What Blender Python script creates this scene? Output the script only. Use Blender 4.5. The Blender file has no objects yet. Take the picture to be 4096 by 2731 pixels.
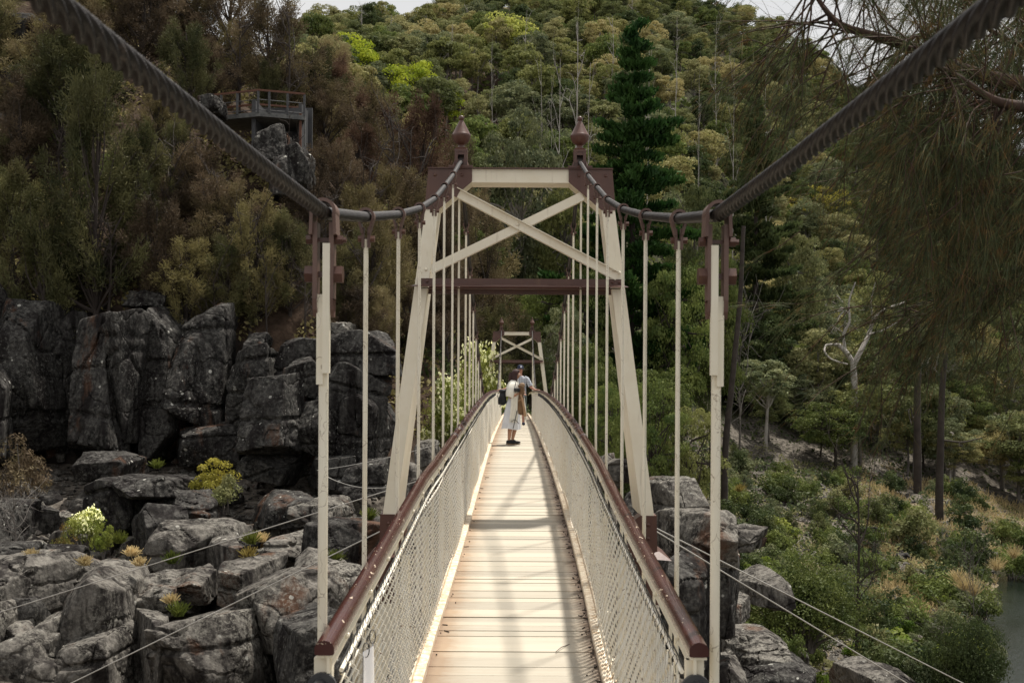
import bpy, math, random
import numpy as np
from mathutils import Vector
R = math.radians
sc = bpy.context.scene
col = sc.collection
F = 5000.0; CX = 2066.0; CY = 1528.0            # camera constants, in photograph pixels
def PT(x, y, d): return np.array([(x-CX)/F*d, d, (CY-y)/F*d])

# ---------------------------------------------------------------- noise
def _hash(ix, iy, iz, s):
    h = (ix.astype(np.int64)*374761393 + iy.astype(np.int64)*668265263 + iz.astype(np.int64)*2147483647 + s*1274126177) & 0xffffffff
    h = ((h ^ (h >> 13))*1274126177) & 0xffffffff
    h = (h ^ (h >> 16)) & 0xffff
    return h/32767.5-1.0
def vnoise(P, s=0):
    P = np.asarray(P, float); i = np.floor(P).astype(int); f = P-i; f = f*f*(3-2*f)
    r = 0
    for a in (0, 1):
        for b in (0, 1):
            for c in (0, 1):
                w = (f[..., 0] if a else 1-f[..., 0])*(f[..., 1] if b else 1-f[..., 1])*(f[..., 2] if c else 1-f[..., 2])
                r = r+w*_hash(i[..., 0]+a, i[..., 1]+b, i[..., 2]+c, s)
    return r
def fbm(P, s=0, o=4, g=.5):
    r = 0; a = 1.0; P = np.asarray(P, float)
    for k in range(o): r = r+a*vnoise(P*(2.03**k)+k*7.3, s+k); a *= g
    return r

# ---------------------------------------------------------------- objects and tags
def tag(o, label=None, cat=None, group=None, kind=None):
    if label: o['label'] = label
    if cat: o['category'] = cat
    if group: o['group'] = group
    if kind: o['kind'] = kind
    return o
def empty(name, loc=(0, 0, 0), rz=0, parent=None):
    o = bpy.data.objects.new(name, None); col.objects.link(o); o.location = loc; o.rotation_euler = (0, 0, rz)
    o.empty_display_size = .2
    if parent: o.parent = parent
    return o
def copy_tree(o, parent=None):
    c = o.copy(); col.objects.link(c)
    if parent: c.parent = parent
    for ch in list(o.children): copy_tree(ch, c)
    return c
class MB:
    def __init__(s): s.v = []; s.f = []; s.m = []; s.n = 0
    def add(s, V, Fc, mi=0):
        V = np.asarray(V, float).reshape(-1, 3); s.v.append(V)
        Fc = np.asarray(Fc, int); s.f.append(Fc+s.n); s.m.append(np.full(len(Fc), mi)); s.n += len(V)
        return s
    def box(s, c, h, mi=0, rot=None, taper=None):
        V = np.array([[x, y, z] for x in (-1, 1) for y in (-1, 1) for z in (-1, 1)], float)*np.array(h)
        if taper is not None: V[V[:, 2] > 0, :2] *= taper
        if rot is not None: V = V@np.array(rot).T
        V = V+np.array(c)
        return s.add(V, [[0, 1, 3, 2], [4, 6, 7, 5], [0, 4, 5, 1], [2, 3, 7, 6], [0, 2, 6, 4], [1, 5, 7, 3]], mi)
    def hexa(s, P8, mi=0):      # bottom 4 (ccw), top 4
        return s.add(P8, [[3, 2, 1, 0], [4, 5, 6, 7], [0, 1, 5, 4], [1, 2, 6, 5], [2, 3, 7, 6], [3, 0, 4, 7]], mi)
    def sweep(s, path, sec, mi=0, caps=True, up=(0, 0, 1), close=True):
        path = np.asarray(path, float); sec = np.asarray(sec, float); n = len(path); m = sec.shape[-2]
        t = np.gradient(path, axis=0); t /= np.linalg.norm(t, axis=1)[:, None]+1e-12
        U = np.tile(np.array(up, float), (n, 1)); lat = np.cross(t, U); ln = np.linalg.norm(lat, axis=1)
        bad = ln < 1e-3; lat[bad] = (1, 0, 0); lat /= np.linalg.norm(lat, axis=1)[:, None]; u2 = np.cross(lat, t)
        if sec.ndim == 2: sec = np.tile(sec, (n, 1, 1))
        V = path[:, None, :]+lat[:, None, :]*sec[:, :, :1]+u2[:, None, :]*sec[:, :, 1:2]
        V = V.reshape(-1, 3); j = np.arange(m if close else m-1); j2 = (j+1) % m
        Fq = np.concatenate([np.stack([i*m+j, i*m+j2, (i+1)*m+j2, (i+1)*m+j], 1) for i in range(n-1)])
        s.add(V, Fq, mi)
        if caps and close:
            for base, flip in ((0, 1), ((n-1)*m, 0)):
                c = V[base:base+m].mean(0); W = np.vstack([V[base:base+m], c]); k = np.arange(m); k2 = (k+1) % m
                fc = np.stack([k, k2, np.full(m, m), np.full(m, m)], 1)[:, :3]
                if flip: fc = fc[:, ::-1]
                s.v.append(W); s.f.append(fc+s.n); s.m.append(np.full(m, mi)); s.n += m+1
        return s
    def tube(s, path, r, k=8, mi=0, caps=True, up=None):
        path = np.asarray(path, float)
        if up is None:
            d = path[-1]-path[0]; up = (0, 0, 1) if abs(d[2]) < .8*np.linalg.norm(d) else (0, 1, 0)
        a = np.arange(k)*2*math.pi/k; r = np.broadcast_to(np.asarray(r, float), (len(path),))
        sec = np.stack([np.cos(a), np.sin(a)], 1)[None]*r[:, None, None]
        return s.sweep(path, sec, mi, caps, up)
    def lathe(s, prof, c=(0, 0, 0), k=24, mi=0, sq=False):
        prof = np.array(prof, float); a = np.arange(k)*2*math.pi/k+(math.pi/4 if sq else 0); n = len(prof)
        V = np.stack([prof[:, None, 0]*np.cos(a), prof[:, None, 0]*np.sin(a), np.repeat(prof[:, 1:2], k, 1)], -1).reshape(-1, 3)+np.array(c)
        j = np.arange(k); j2 = (j+1) % k
        return s.add(V, np.concatenate([np.stack([i*k+j, i*k+j2, (i+1)*k+j2, (i+1)*k+j], 1) for i in range(n-1)]), mi)
    def quads(s, c, a, b, mi=0):
        c = np.asarray(c); n = len(c); V = np.stack([c-a-b, c+a-b, c+a+b, c-a+b], 1).reshape(-1, 3)
        return s.add(V, np.arange(4*n).reshape(n, 4), mi)
    def leaves(s, c, a, b, mi=0):     # diamond leaves
        c = np.asarray(c); n = len(c); V = np.stack([c-a, c-b, c+a, c+b], 1).reshape(-1, 3)
        return s.add(V, np.arange(4*n).reshape(n, 4), mi)
    def prism(s, poly, y0, y1, mi=0):  # polygon in x,z extruded along y
        poly = np.asarray(poly, float); n = len(poly)
        V = np.concatenate([np.stack([poly[:, 0], np.full(n, y0), poly[:, 1]], 1), np.stack([poly[:, 0], np.full(n, y1), poly[:, 1]], 1)])
        j = np.arange(n); j2 = (j+1) % n; s.add(V, np.stack([j, j2, j2+n, j+n], 1), mi)
        for o in (0, n):
            c = V[o:o+n].mean(0); s.add(np.vstack([V[o:o+n], c]), np.stack([j, j2, np.full(n, n)], 1), mi)
        return s
    def build(s, name, mats, parent=None, smooth=False, auto=None):
        me = bpy.data.meshes.new(name)
        if not isinstance(mats, (list, tuple)): mats = [mats]
        for m in mats: me.materials.append(m)
        V = np.concatenate(s.v); me.vertices.add(len(V)); me.vertices.foreach_set('co', V.ravel())
        sizes = np.concatenate([np.full(len(f), f.shape[1]) for f in s.f]); idx = np.concatenate([f.ravel() for f in s.f])
        me.loops.add(len(idx)); me.loops.foreach_set('vertex_index', idx.astype(np.int32))
        me.polygons.add(len(sizes)); st = np.concatenate([[0], np.cumsum(sizes)[:-1]])
        me.polygons.foreach_set('loop_start', st.astype(np.int32)); me.polygons.foreach_set('loop_total', sizes.astype(np.int32))
        me.polygons.foreach_set('material_index', np.concatenate(s.m).astype(np.int32))
        me.polygons.foreach_set('use_smooth', np.full(len(sizes), bool(smooth)))
        me.update(calc_edges=True); me.validate()
        if smooth and auto:
            me.set_sharp_from_angle(angle=R(auto))
        o = bpy.data.objects.new(name, me); col.objects.link(o)
        if parent: o.parent = parent
        return o

# ---------------------------------------------------------------- materials
def mat(name, rough=.6, metal=0, spec=.5):
    m = bpy.data.materials.new(name); m.use_nodes = True; nt = m.node_tree; b = nt.nodes['Principled BSDF']
    b.inputs['Roughness'].default_value = rough; b.inputs['Metallic'].default_value = metal
    b.inputs['Specular IOR Level'].default_value = spec
    return m, nt, b
def N(nt, t, **k):
    n = nt.nodes.new(t)
    for a, v in k.items():
        if a.startswith('i_'): n.inputs[a[2:].replace('_', ' ')].default_value = v
        else: setattr(n, a, v)
    return n
def coords(nt, world=True, scale=None):
    if world:
        g = N(nt, 'ShaderNodeNewGeometry'); o = g.outputs['Position']
    else: o = N(nt, 'ShaderNodeTexCoord').outputs['Object']
    if scale:
        mp = N(nt, 'ShaderNodeMapping'); mp.inputs['Scale'].default_value = scale; nt.links.new(o, mp.inputs[0]); o = mp.outputs[0]
    return o
def noise(nt, co, s, det=4, rough=.5, dist=0):
    n = N(nt, 'ShaderNodeTexNoise'); n.inputs['Scale'].default_value = s; n.inputs['Detail'].default_value = det
    n.inputs['Roughness'].default_value = rough; n.inputs['Distortion'].default_value = dist; nt.links.new(co, n.inputs['Vector']); return n.outputs['Fac']
def ramp(nt, fac, stops):
    r = N(nt, 'ShaderNodeValToRGB'); e = r.color_ramp.elements
    while len(e) < len(stops): e.new(.5)
    for i, (p, c) in enumerate(stops):
        e[i].position = p; e[i].color = (c, c, c, 1) if not hasattr(c, '__len__') else (*c, 1)
    nt.links.new(fac, r.inputs[0]); return r.outputs[0]
def mix(nt, f, a, b, mode='MIX'):
    m = N(nt, 'ShaderNodeMix', data_type='RGBA', blend_type=mode)
    for s, v in ((0, f), (6, a), (7, b)):
        if hasattr(v, 'links') or hasattr(v, 'is_linked'): nt.links.new(v, m.inputs[s])
        elif s == 0: m.inputs[0].default_value = v
        else: m.inputs[s].default_value = (*v, 1)
    return m.outputs[2]
def math2(nt, op, a, b=None, c=None):
    m = N(nt, 'ShaderNodeMath', operation=op)
    for i, v in enumerate((a, b, c)):
        if v is None: continue
        if hasattr(v, 'is_linked'): nt.links.new(v, m.inputs[i])
        else: m.inputs[i].default_value = v
    return m.outputs[0]
def bump(nt, b, h, st=.3, dist=.02):
    n = N(nt, 'ShaderNodeBump'); n.inputs['Strength'].default_value = st; n.inputs['Distance'].default_value = dist
    nt.links.new(h, n.inputs['Height']); nt.links.new(n.outputs[0], b.inputs['Normal'])
def basecol(nt, b, c): nt.links.new(c, b.inputs['Base Color'])

def paint(name, c, c2, rough=.45, rust=.62, scl=1.0, crack=False, chips=None):
    m, nt, b = mat(name, rough); co = coords(nt)
    k = mix(nt, ramp(nt, noise(nt, co, 3*scl, 6, .6), [(.35, 0), (.7, 1)]), c, c2)
    k = mix(nt, ramp(nt, noise(nt, co, 11*scl, 8, .65), [(rust, 0), (rust+.08, 1)]), k, (.25, .13, .05))
    stn = ramp(nt, noise(nt, coords(nt, True, (16, 16, 1.3)), 1.6, 6, .65), [(.58, 0), (.74, .45)])
    k = mix(nt, math2(nt, 'MULTIPLY', stn, .6), k, (.22, .13, .06))
    if crack:
        v = N(nt, 'ShaderNodeTexVoronoi', feature='DISTANCE_TO_EDGE'); v.inputs['Scale'].default_value = 5
        mp = N(nt, 'ShaderNodeMapping'); mp.inputs['Scale'].default_value = (3, 3, .8)
        dn = N(nt, 'ShaderNodeTexNoise'); dn.inputs['Scale'].default_value = 6; dn.inputs['Detail'].default_value = 4; nt.links.new(co, dn.inputs['Vector'])
        ad = N(nt, 'ShaderNodeVectorMath', operation='MULTIPLY_ADD'); nt.links.new(dn.outputs['Color'], ad.inputs[0]); ad.inputs[1].default_value = (.25, .25, .25); nt.links.new(co, ad.inputs[2])
        nt.links.new(ad.outputs[0], mp.inputs[0]); nt.links.new(mp.outputs[0], v.inputs['Vector'])
        k = mix(nt, ramp(nt, v.outputs['Distance'], [(.0, .8), (.013, 0)]), k, (.22, .15, .09))
    if chips:
        k = mix(nt, ramp(nt, noise(nt, coords(nt, True, (1, .35, 1)), 38, 3, .7), [(.655, 0), (.675, 1)]), k, chips)
    basecol(nt, b, k); bump(nt, b, noise(nt, co, 30*scl, 5), .15, .004)
    return m
M = {}
M['cream'] = paint('cream_paint', (.85, .785, .645), (.77, .69, .53), .45, .70)
M['creamh'] = paint('cream_cracked_paint', (.85, .79, .65), (.77, .69, .53), .4, .74, crack=True)
M['brown'] = paint('brown_paint', (.080, .034, .024), (.110, .048, .033), .38, .72)
M['rail'] = paint('rail_brown_gloss', (.042, .012, .010), (.062, .018, .015), .20, .74, chips=(.62, .5, .38))
M['railfar'] = paint('rail_brown_taped', (.10, .05, .045), (.06, .025, .022), .35, .62)
def m_rope():
    m, nt, b = mat('cable_steel', .48, 0, .32); co = coords(nt)
    k = mix(nt, ramp(nt, noise(nt, co, 9, 6, .7), [(.3, 0), (.75, 1)]), (.009, .0075, .007), (.036, .028, .024))
    k = mix(nt, ramp(nt, noise(nt, co, 26, 5, .7), [(.60, 0), (.74, .7)]), k, (.11, .08, .062)); basecol(nt, b, k)
    bump(nt, b, noise(nt, co, 90, 4), .3, .003); return m
M['rope'] = m_rope()
def m_plain(name, c, c2=None, rough=.6, metal=0, s=8, world=True, bmp=0):
    m, nt, b = mat(name, rough, metal); c2 = c2 or tuple(v*.75 for v in c); co = coords(nt, world)
    n = noise(nt, co, s, 5, .6); basecol(nt, b, mix(nt, ramp(nt, n, [(.35, 0), (.68, 1)]), c, c2))
    if bmp: bump(nt, b, noise(nt, co, s*4, 5), bmp, .01)
    return m
M['galv'] = m_plain('galvanised_pipe', (.16, .16, .17), (.30, .29, .28), .28, .85, 14)
M['steel'] = m_plain('dark_steel', (.035, .035, .038), (.06, .06, .06), .6, .1, 6)
M['black'] = m_plain('black_plastic', (.012, .012, .013), (.02, .02, .02), .4)
M['rubber'] = m_plain('dark_cord', (.02, .02, .02), None, .6)
M['corten'] = m_plain('rusted_steel', (.12, .045, .022), (.075, .028, .015), .7, 0, 5)
M['conc'] = m_plain('grey_concrete', (.15, .15, .14), (.07, .07, .07), .85, 0, 4, bmp=.3)
M['paper'] = m_plain('laminated_paper', (.78, .79, .82), (.72, .73, .78), .25)
def m_mesh():
    m, nt, b = mat('cream_wire', .5); co = coords(nt)
    k = mix(nt, ramp(nt, noise(nt, co, 5, 5, .6), [(.4, 0), (.7, 1)]), (.93, .89, .79), (.86, .78, .62))
    sp = N(nt, 'ShaderNodeSeparateXYZ'); nt.links.new(coords(nt), sp.inputs[0])
    k = mix(nt, ramp(nt, noise(nt, co, 30, 4, .7), [(.60, 0), (.68, 1)]), k, (.20, .10, .04)); basecol(nt, b, k); return m
M['wire'] = m_mesh()
def m_deck():
    m, nt, b = mat('worn_deck_paint', .6); co = coords(nt)
    st = coords(nt, True, (.6, 9, 1)); at = N(nt, 'ShaderNodeAttribute', attribute_name='plank')
    k = mix(nt, ramp(nt, noise(nt, st, 3, 7, .65), [(.3, 0), (.75, 1)]), (.485, .445, .365), (.41, .37, .295))
    k = mix(nt, ramp(nt, noise(nt, st, 14, 5, .7), [(.6, 0), (.8, 1)]), k, (.38, .29, .20))
    sp = N(nt, 'ShaderNodeSeparateXYZ'); nt.links.new(co, sp.inputs[0])
    xr = math2(nt, 'ADD', sp.outputs['X'], -.04); ax = math2(nt, 'ABSOLUTE', xr)
    w = math2(nt, 'MULTIPLY_ADD', noise(nt, coords(nt, True, (1, 2.2, 1)), 5, 6, .75), .24, ax)
    d = ramp(nt, w, [(.42, 0), (.54, .4), (.62, 1)])
    k = mix(nt, math2(nt, 'MULTIPLY', d, .85), k, (.30, .20, .12))
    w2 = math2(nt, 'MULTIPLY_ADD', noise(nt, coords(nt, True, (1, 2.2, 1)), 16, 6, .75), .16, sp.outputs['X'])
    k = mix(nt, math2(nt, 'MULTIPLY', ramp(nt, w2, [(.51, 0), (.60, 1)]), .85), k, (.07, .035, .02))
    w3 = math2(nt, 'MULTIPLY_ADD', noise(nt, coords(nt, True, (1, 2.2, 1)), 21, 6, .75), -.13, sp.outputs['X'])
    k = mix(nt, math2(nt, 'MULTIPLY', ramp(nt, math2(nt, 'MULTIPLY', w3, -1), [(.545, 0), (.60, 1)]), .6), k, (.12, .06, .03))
    gr = mix(nt, at.outputs['Fac'], (.76, .75, .74), (1.07, 1.05, 1.02)); k = mix(nt, 1, k, gr, 'MULTIPLY')
    basecol(nt, b, k); bump(nt, b, noise(nt, st, 10, 5), .12, .004); return m
M['deck'] = m_deck()
def m_kerb():
    m, nt, b = mat('rusty_cream_kerb', .55); co = coords(nt)
    k = mix(nt, ramp(nt, noise(nt, co, 18, 6, .7), [(.42, 0), (.62, 1)]), (.74, .66, .53), (.48, .34, .20))
    k = mix(nt, ramp(nt, noise(nt, co, 45, 5, .8), [(.58, 0), (.66, 1)]), k, (.16, .08, .03)); basecol(nt, b, k); bump(nt, b, noise(nt, co, 60, 4), .5, .005); return m
M['kerb'] = m_kerb()

def m_rock(name='dolerite', warm=0., lich=.0):
    m, nt, b = mat(name, .9, 0, .06); co = coords(nt); big = noise(nt, co, .35, 6, .6)
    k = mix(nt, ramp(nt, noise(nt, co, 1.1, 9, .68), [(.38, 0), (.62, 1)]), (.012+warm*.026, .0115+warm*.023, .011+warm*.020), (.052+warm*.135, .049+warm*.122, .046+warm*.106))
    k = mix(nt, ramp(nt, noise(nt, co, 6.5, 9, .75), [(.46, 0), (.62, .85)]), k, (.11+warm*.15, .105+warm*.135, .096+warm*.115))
    k = mix(nt, ramp(nt, noise(nt, coords(nt, True, (1, 1, .14)), 1.7, 7, .65), [(.47, 0), (.58, .85)]), k, (.012, .010, .010))   # run-off stains
    k = mix(nt, ramp(nt, noise(nt, coords(nt, True, (1, 1, .35)), .5, 6, .65), [(.58, 0), (.66, .75)]), k, (.10, .052, .032))
    lm = ramp(nt, big, [(.42, 0), (.60, 1)])
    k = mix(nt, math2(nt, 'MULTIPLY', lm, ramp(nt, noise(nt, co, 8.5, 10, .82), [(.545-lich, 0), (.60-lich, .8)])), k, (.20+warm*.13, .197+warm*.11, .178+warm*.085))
    v = N(nt, 'ShaderNodeTexVoronoi'); v.inputs['Scale'].default_value = 3.4; nt.links.new(co, v.inputs['Vector']); sx = N(nt, 'ShaderNodeSeparateXYZ'); nt.links.new(v.outputs['Color'], sx.inputs[0])
    rad = math2(nt, 'MULTIPLY', math2(nt, 'POWER', sx.outputs['X'], 4), .26); wob = math2(nt, 'MULTIPLY_ADD', noise(nt, co, 14, 5, .8), .16, math2(nt, 'SUBTRACT', v.outputs['Distance'], rad))
    k = mix(nt, math2(nt, 'MULTIPLY', lm, ramp(nt, wob, [(.06, 1), (.085, 0)])), k, (.50, .49, .44))
    basecol(nt, b, k)
    cv = N(nt, 'ShaderNodeTexVoronoi', feature='DISTANCE_TO_EDGE'); cv.inputs['Scale'].default_value = .55; wp = N(nt, 'ShaderNodeVectorMath', operation='MULTIPLY_ADD'); dn = N(nt, 'ShaderNodeTexNoise'); dn.inputs['Scale'].default_value = 1.3; dn.inputs['Detail'].default_value = 5
    nt.links.new(co, dn.inputs['Vector']); nt.links.new(dn.outputs['Color'], wp.inputs[0]); wp.inputs[1].default_value = (.9, .9, .9); nt.links.new(co, wp.inputs[2]); nt.links.new(wp.outputs[0], cv.inputs['Vector'])
    h = math2(nt, 'ADD', math2(nt, 'MULTIPLY', noise(nt, co, 2.6, 10, .68), 1.1), math2(nt, 'MULTIPLY', ramp(nt, cv.outputs['Distance'], [(0, 0), (.05, 1)]), .9)); bump(nt, b, h, .7, .11); return m
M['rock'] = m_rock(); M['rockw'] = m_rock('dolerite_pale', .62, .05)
def m_ground():
    m, nt, b = mat('ground_litter', .95, 0, .1); co = coords(nt)
    lit = mix(nt, ramp(nt, noise(nt, co, 1.5, 8, .7), [(.35, 0), (.65, 1)]), (.028, .019, .013), (.078, .052, .036))
    grn = mix(nt, ramp(nt, noise(nt, co, .8, 8, .7), [(.35, 0), (.65, 1)]), (.016, .021, .009), (.05, .046, .024))
    rk = mix(nt, ramp(nt, noise(nt, co, 2.5, 9, .7), [(.4, 0), (.66, 1)]), (.045, .039, .033), (.26, .23, .195))
    sp = N(nt, 'ShaderNodeSeparateXYZ'); nt.links.new(co, sp.inputs[0])
    far = ramp(nt, math2(nt, 'MULTIPLY_ADD', sp.outputs['X'], .05, .5), [(.35, 0), (.55, 1)])
    k = mix(nt, far, lit, grn)
    low = ramp(nt, math2(nt, 'MULTIPLY_ADD', sp.outputs['Z'], .1, .9), [(.53, 1), (.60, 0)])
    k = mix(nt, math2(nt, 'MULTIPLY', low, .9), k, rk)
    gn = N(nt, 'ShaderNodeNewGeometry'); s2 = N(nt, 'ShaderNodeSeparateXYZ'); nt.links.new(gn.outputs['True Normal'], s2.inputs[0])
    k = mix(nt, ramp(nt, s2.outputs['Z'], [(.45, 1), (.66, 0)]), k, (.035, .028, .024))
    straw = ramp(nt, math2(nt, 'MULTIPLY_ADD', noise(nt, co, .35, 5, .6), 1.6, math2(nt, 'MULTIPLY_ADD', sp.outputs['Z'], -.08, -1.15)), [(.5, 0), (.62, .8)])
    k = mix(nt, straw, k, (.20, .16, .10))
    basecol(nt, b, k); bump(nt, b, noise(nt, co, 3, 9, .7), .8, .2); return m
M['ground'] = m_ground()
GF = 1.70
def leafmat(name, c1, c2, c3=None, tr=.35, s=.6, rough=.55, rnd=.5, orn=.5, off=0.):
    c1, c2, c3 = [tuple(v*GF for v in c) if c else None for c in (c1, c2, c3)]
    m = bpy.data.materials.new(name); m.use_nodes = True; nt = m.node_tree; nt.nodes.remove(nt.nodes['Principled BSDF']); out = nt.nodes['Material Output']
    co = coords(nt); oi = N(nt, 'ShaderNodeObjectInfo')
    k = mix(nt, ramp(nt, noise(nt, co, s, 5, .65), [(.36, 0), (.64, 1)]), c1, c2)
    if c3: k = mix(nt, ramp(nt, math2(nt, 'MULTIPLY_ADD', noise(nt, co, 1.7*s, 4, .6), .6, math2(nt, 'MULTIPLY_ADD', oi.outputs['Random'], orn, off)), [(.50, 0), (.75, 1)]), k, c3)
    hs = N(nt, 'ShaderNodeHueSaturation'); nt.links.new(k, hs.inputs['Color'])
    nt.links.new(math2(nt, 'MULTIPLY_ADD', oi.outputs['Random'], rnd, 1-rnd*.5), hs.inputs['Value'])
    d = N(nt, 'ShaderNodeBsdfDiffuse'); t = N(nt, 'ShaderNodeBsdfTranslucent'); g = N(nt, 'ShaderNodeBsdfGlossy'); g.inputs['Roughness'].default_value = rough
    g.inputs['Color'].default_value = (.5, .5, .5, 1)
    for q in (d, t): nt.links.new(hs.outputs[0], q.inputs['Color'])
    m1 = N(nt, 'ShaderNodeMixShader'); m1.inputs[0].default_value = tr; nt.links.new(d.outputs[0], m1.inputs[1]); nt.links.new(t.outputs[0], m1.inputs[2])
    m2 = N(nt, 'ShaderNodeMixShader'); m2.inputs[0].default_value = .02; nt.links.new(m1.outputs[0], m2.inputs[1]); nt.links.new(g.outputs[0], m2.inputs[2])
    nt.links.new(m2.outputs[0], out.inputs[0]); return m
L = {}
L['olive'] = leafmat('leaf_olive', (.046, .060, .022), (.118, .128, .050), (.14, .132, .06))
L['oliveB'] = leafmat('leaf_olive_yellow', (.068, .080, .024), (.175, .178, .062), (.18, .155, .07))
L['lime'] = leafmat('leaf_lime', (.10, .14, .012), (.24, .26, .025), tr=.4, rnd=.15)
L['limeP'] = leafmat('leaf_pale_lime', (.15, .18, .035), (.33, .32, .09), tr=.4, rnd=.1)
L['yellow'] = leafmat('leaf_yellow', (.13, .125, .02), (.27, .23, .045), tr=.4, rnd=.1)
L['green'] = leafmat('leaf_green', (.034, .052, .014), (.105, .122, .034))
L['dark'] = leafmat('leaf_dark', (.018, .029, .011), (.055, .068, .024), rnd=.3)
L['pine'] = leafmat('leaf_pine', (.008, .024, .006), (.030, .062, .014), tr=.2, rnd=.1)
L['grey'] = leafmat('leaf_greygreen', (.045, .060, .032), (.13, .135, .065))
L['shed'] = leafmat('sheoak_olive', (.022, .028, .011), (.105, .100, .042), (.11, .09, .045), tr=.2, s=.4, rnd=.9)
L['sheb'] = leafmat('sheoak_brown', (.028, .021, .014), (.118, .086, .054), (.095, .082, .034), tr=.2, s=.4, rnd=.9)
L['sher'] = leafmat('sheoak_russet', (.055, .032, .022), (.13, .080, .052), tr=.2, s=.4, rnd=.9)
L['fore'] = leafmat('sheoak_needles', (.012, .018, .008), (.065, .075, .034), (.22, .088, .030), tr=.15, s=9.0, rnd=0, orn=0, off=.20)
L['bright'] = leafmat('leaf_bright_shrub', (.04, .075, .008), (.11, .14, .02), (.14, .15, .035), tr=.4)
L['straw'] = leafmat('dry_grass', (.21, .165, .08), (.38, .30, .16), tr=.3)
L['tuft'] = leafmat('green_tuft', (.035, .055, .010), (.10, .11, .022), (.13, .10, .03), tr=.3)
L['orange'] = leafmat('orange_leaf', (.15, .065, .025), (.07, .085, .02), tr=.3, s=1.5)
L['flower'] = leafmat('cream_blossom', (.55, .55, .28), (.70, .70, .45), tr=.3)
M['bark'] = m_plain('dark_bark', (.028, .02, .016), (.055, .042, .034), .9, 0, 2, bmp=.4)
M['barkp'] = m_plain('pale_gum_bark', (.42, .39, .35), (.24, .21, .19), .8, 0, 1.2)
M['barkg'] = m_plain('grey_bark', (.17, .15, .135), (.08, .07, .06), .85, 0, 1.5)
M['barkr'] = m_plain('russet_bark', (.075, .038, .024), (.035, .02, .014), .9, 0, 9, bmp=.4)

# ---------------------------------------------------------------- camera, sun, sky
cd = bpy.data.cameras.new('camera'); cam = bpy.data.objects.new('camera', cd); col.objects.link(cam); sc.camera = cam
cd.sensor_width = 36; cd.lens = 36*F/4096; cd.shift_x = (2048-CX)/4096; cd.shift_y = (CY-1365.5)/4096
cam.rotation_euler = (R(90), R(-.32), 0); cd.clip_start = .05; cd.clip_end = 3000
cd.dof.use_dof = True; cd.dof.focus_distance = 15.0; cd.dof.aperture_fstop = 9
sd = bpy.data.lights.new('sun', 'SUN'); sun = bpy.data.objects.new('sun', sd); col.objects.link(sun)
TS = Vector((.245, .35, 1)).normalized(); sun.rotation_euler = TS.to_track_quat('Z', 'Y').to_euler()
sd.energy = 4.9; sd.angle = R(2.4); sd.color = (1, .945, .86)
w = bpy.data.worlds.new('World'); sc.world = w; w.use_nodes = True; nt = w.node_tree; bg = nt.nodes['Background']
sky = N(nt, 'ShaderNodeTexSky', sky_type='NISHITA', sun_disc=False); sky.sun_elevation = math.asin(TS.z); sky.sun_rotation = math.atan2(TS.x, TS.y)
tc = N(nt, 'ShaderNodeTexCoord'); cl = ramp(nt, noise(nt, tc.outputs['Generated'], 2.2, 7, .6), [(.30, .70), (.62, .97)])
nt.links.new(mix(nt, cl, sky.outputs[0], (8.7, 8.55, 8.3)), bg.inputs['Color']); bg.inputs['Strength'].default_value = .078
sc.view_settings.view_transform = 'Standard'; sc.view_settings.look = 'None'; sc.view_settings.exposure = .32; sc.view_settings.gamma = 1
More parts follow.
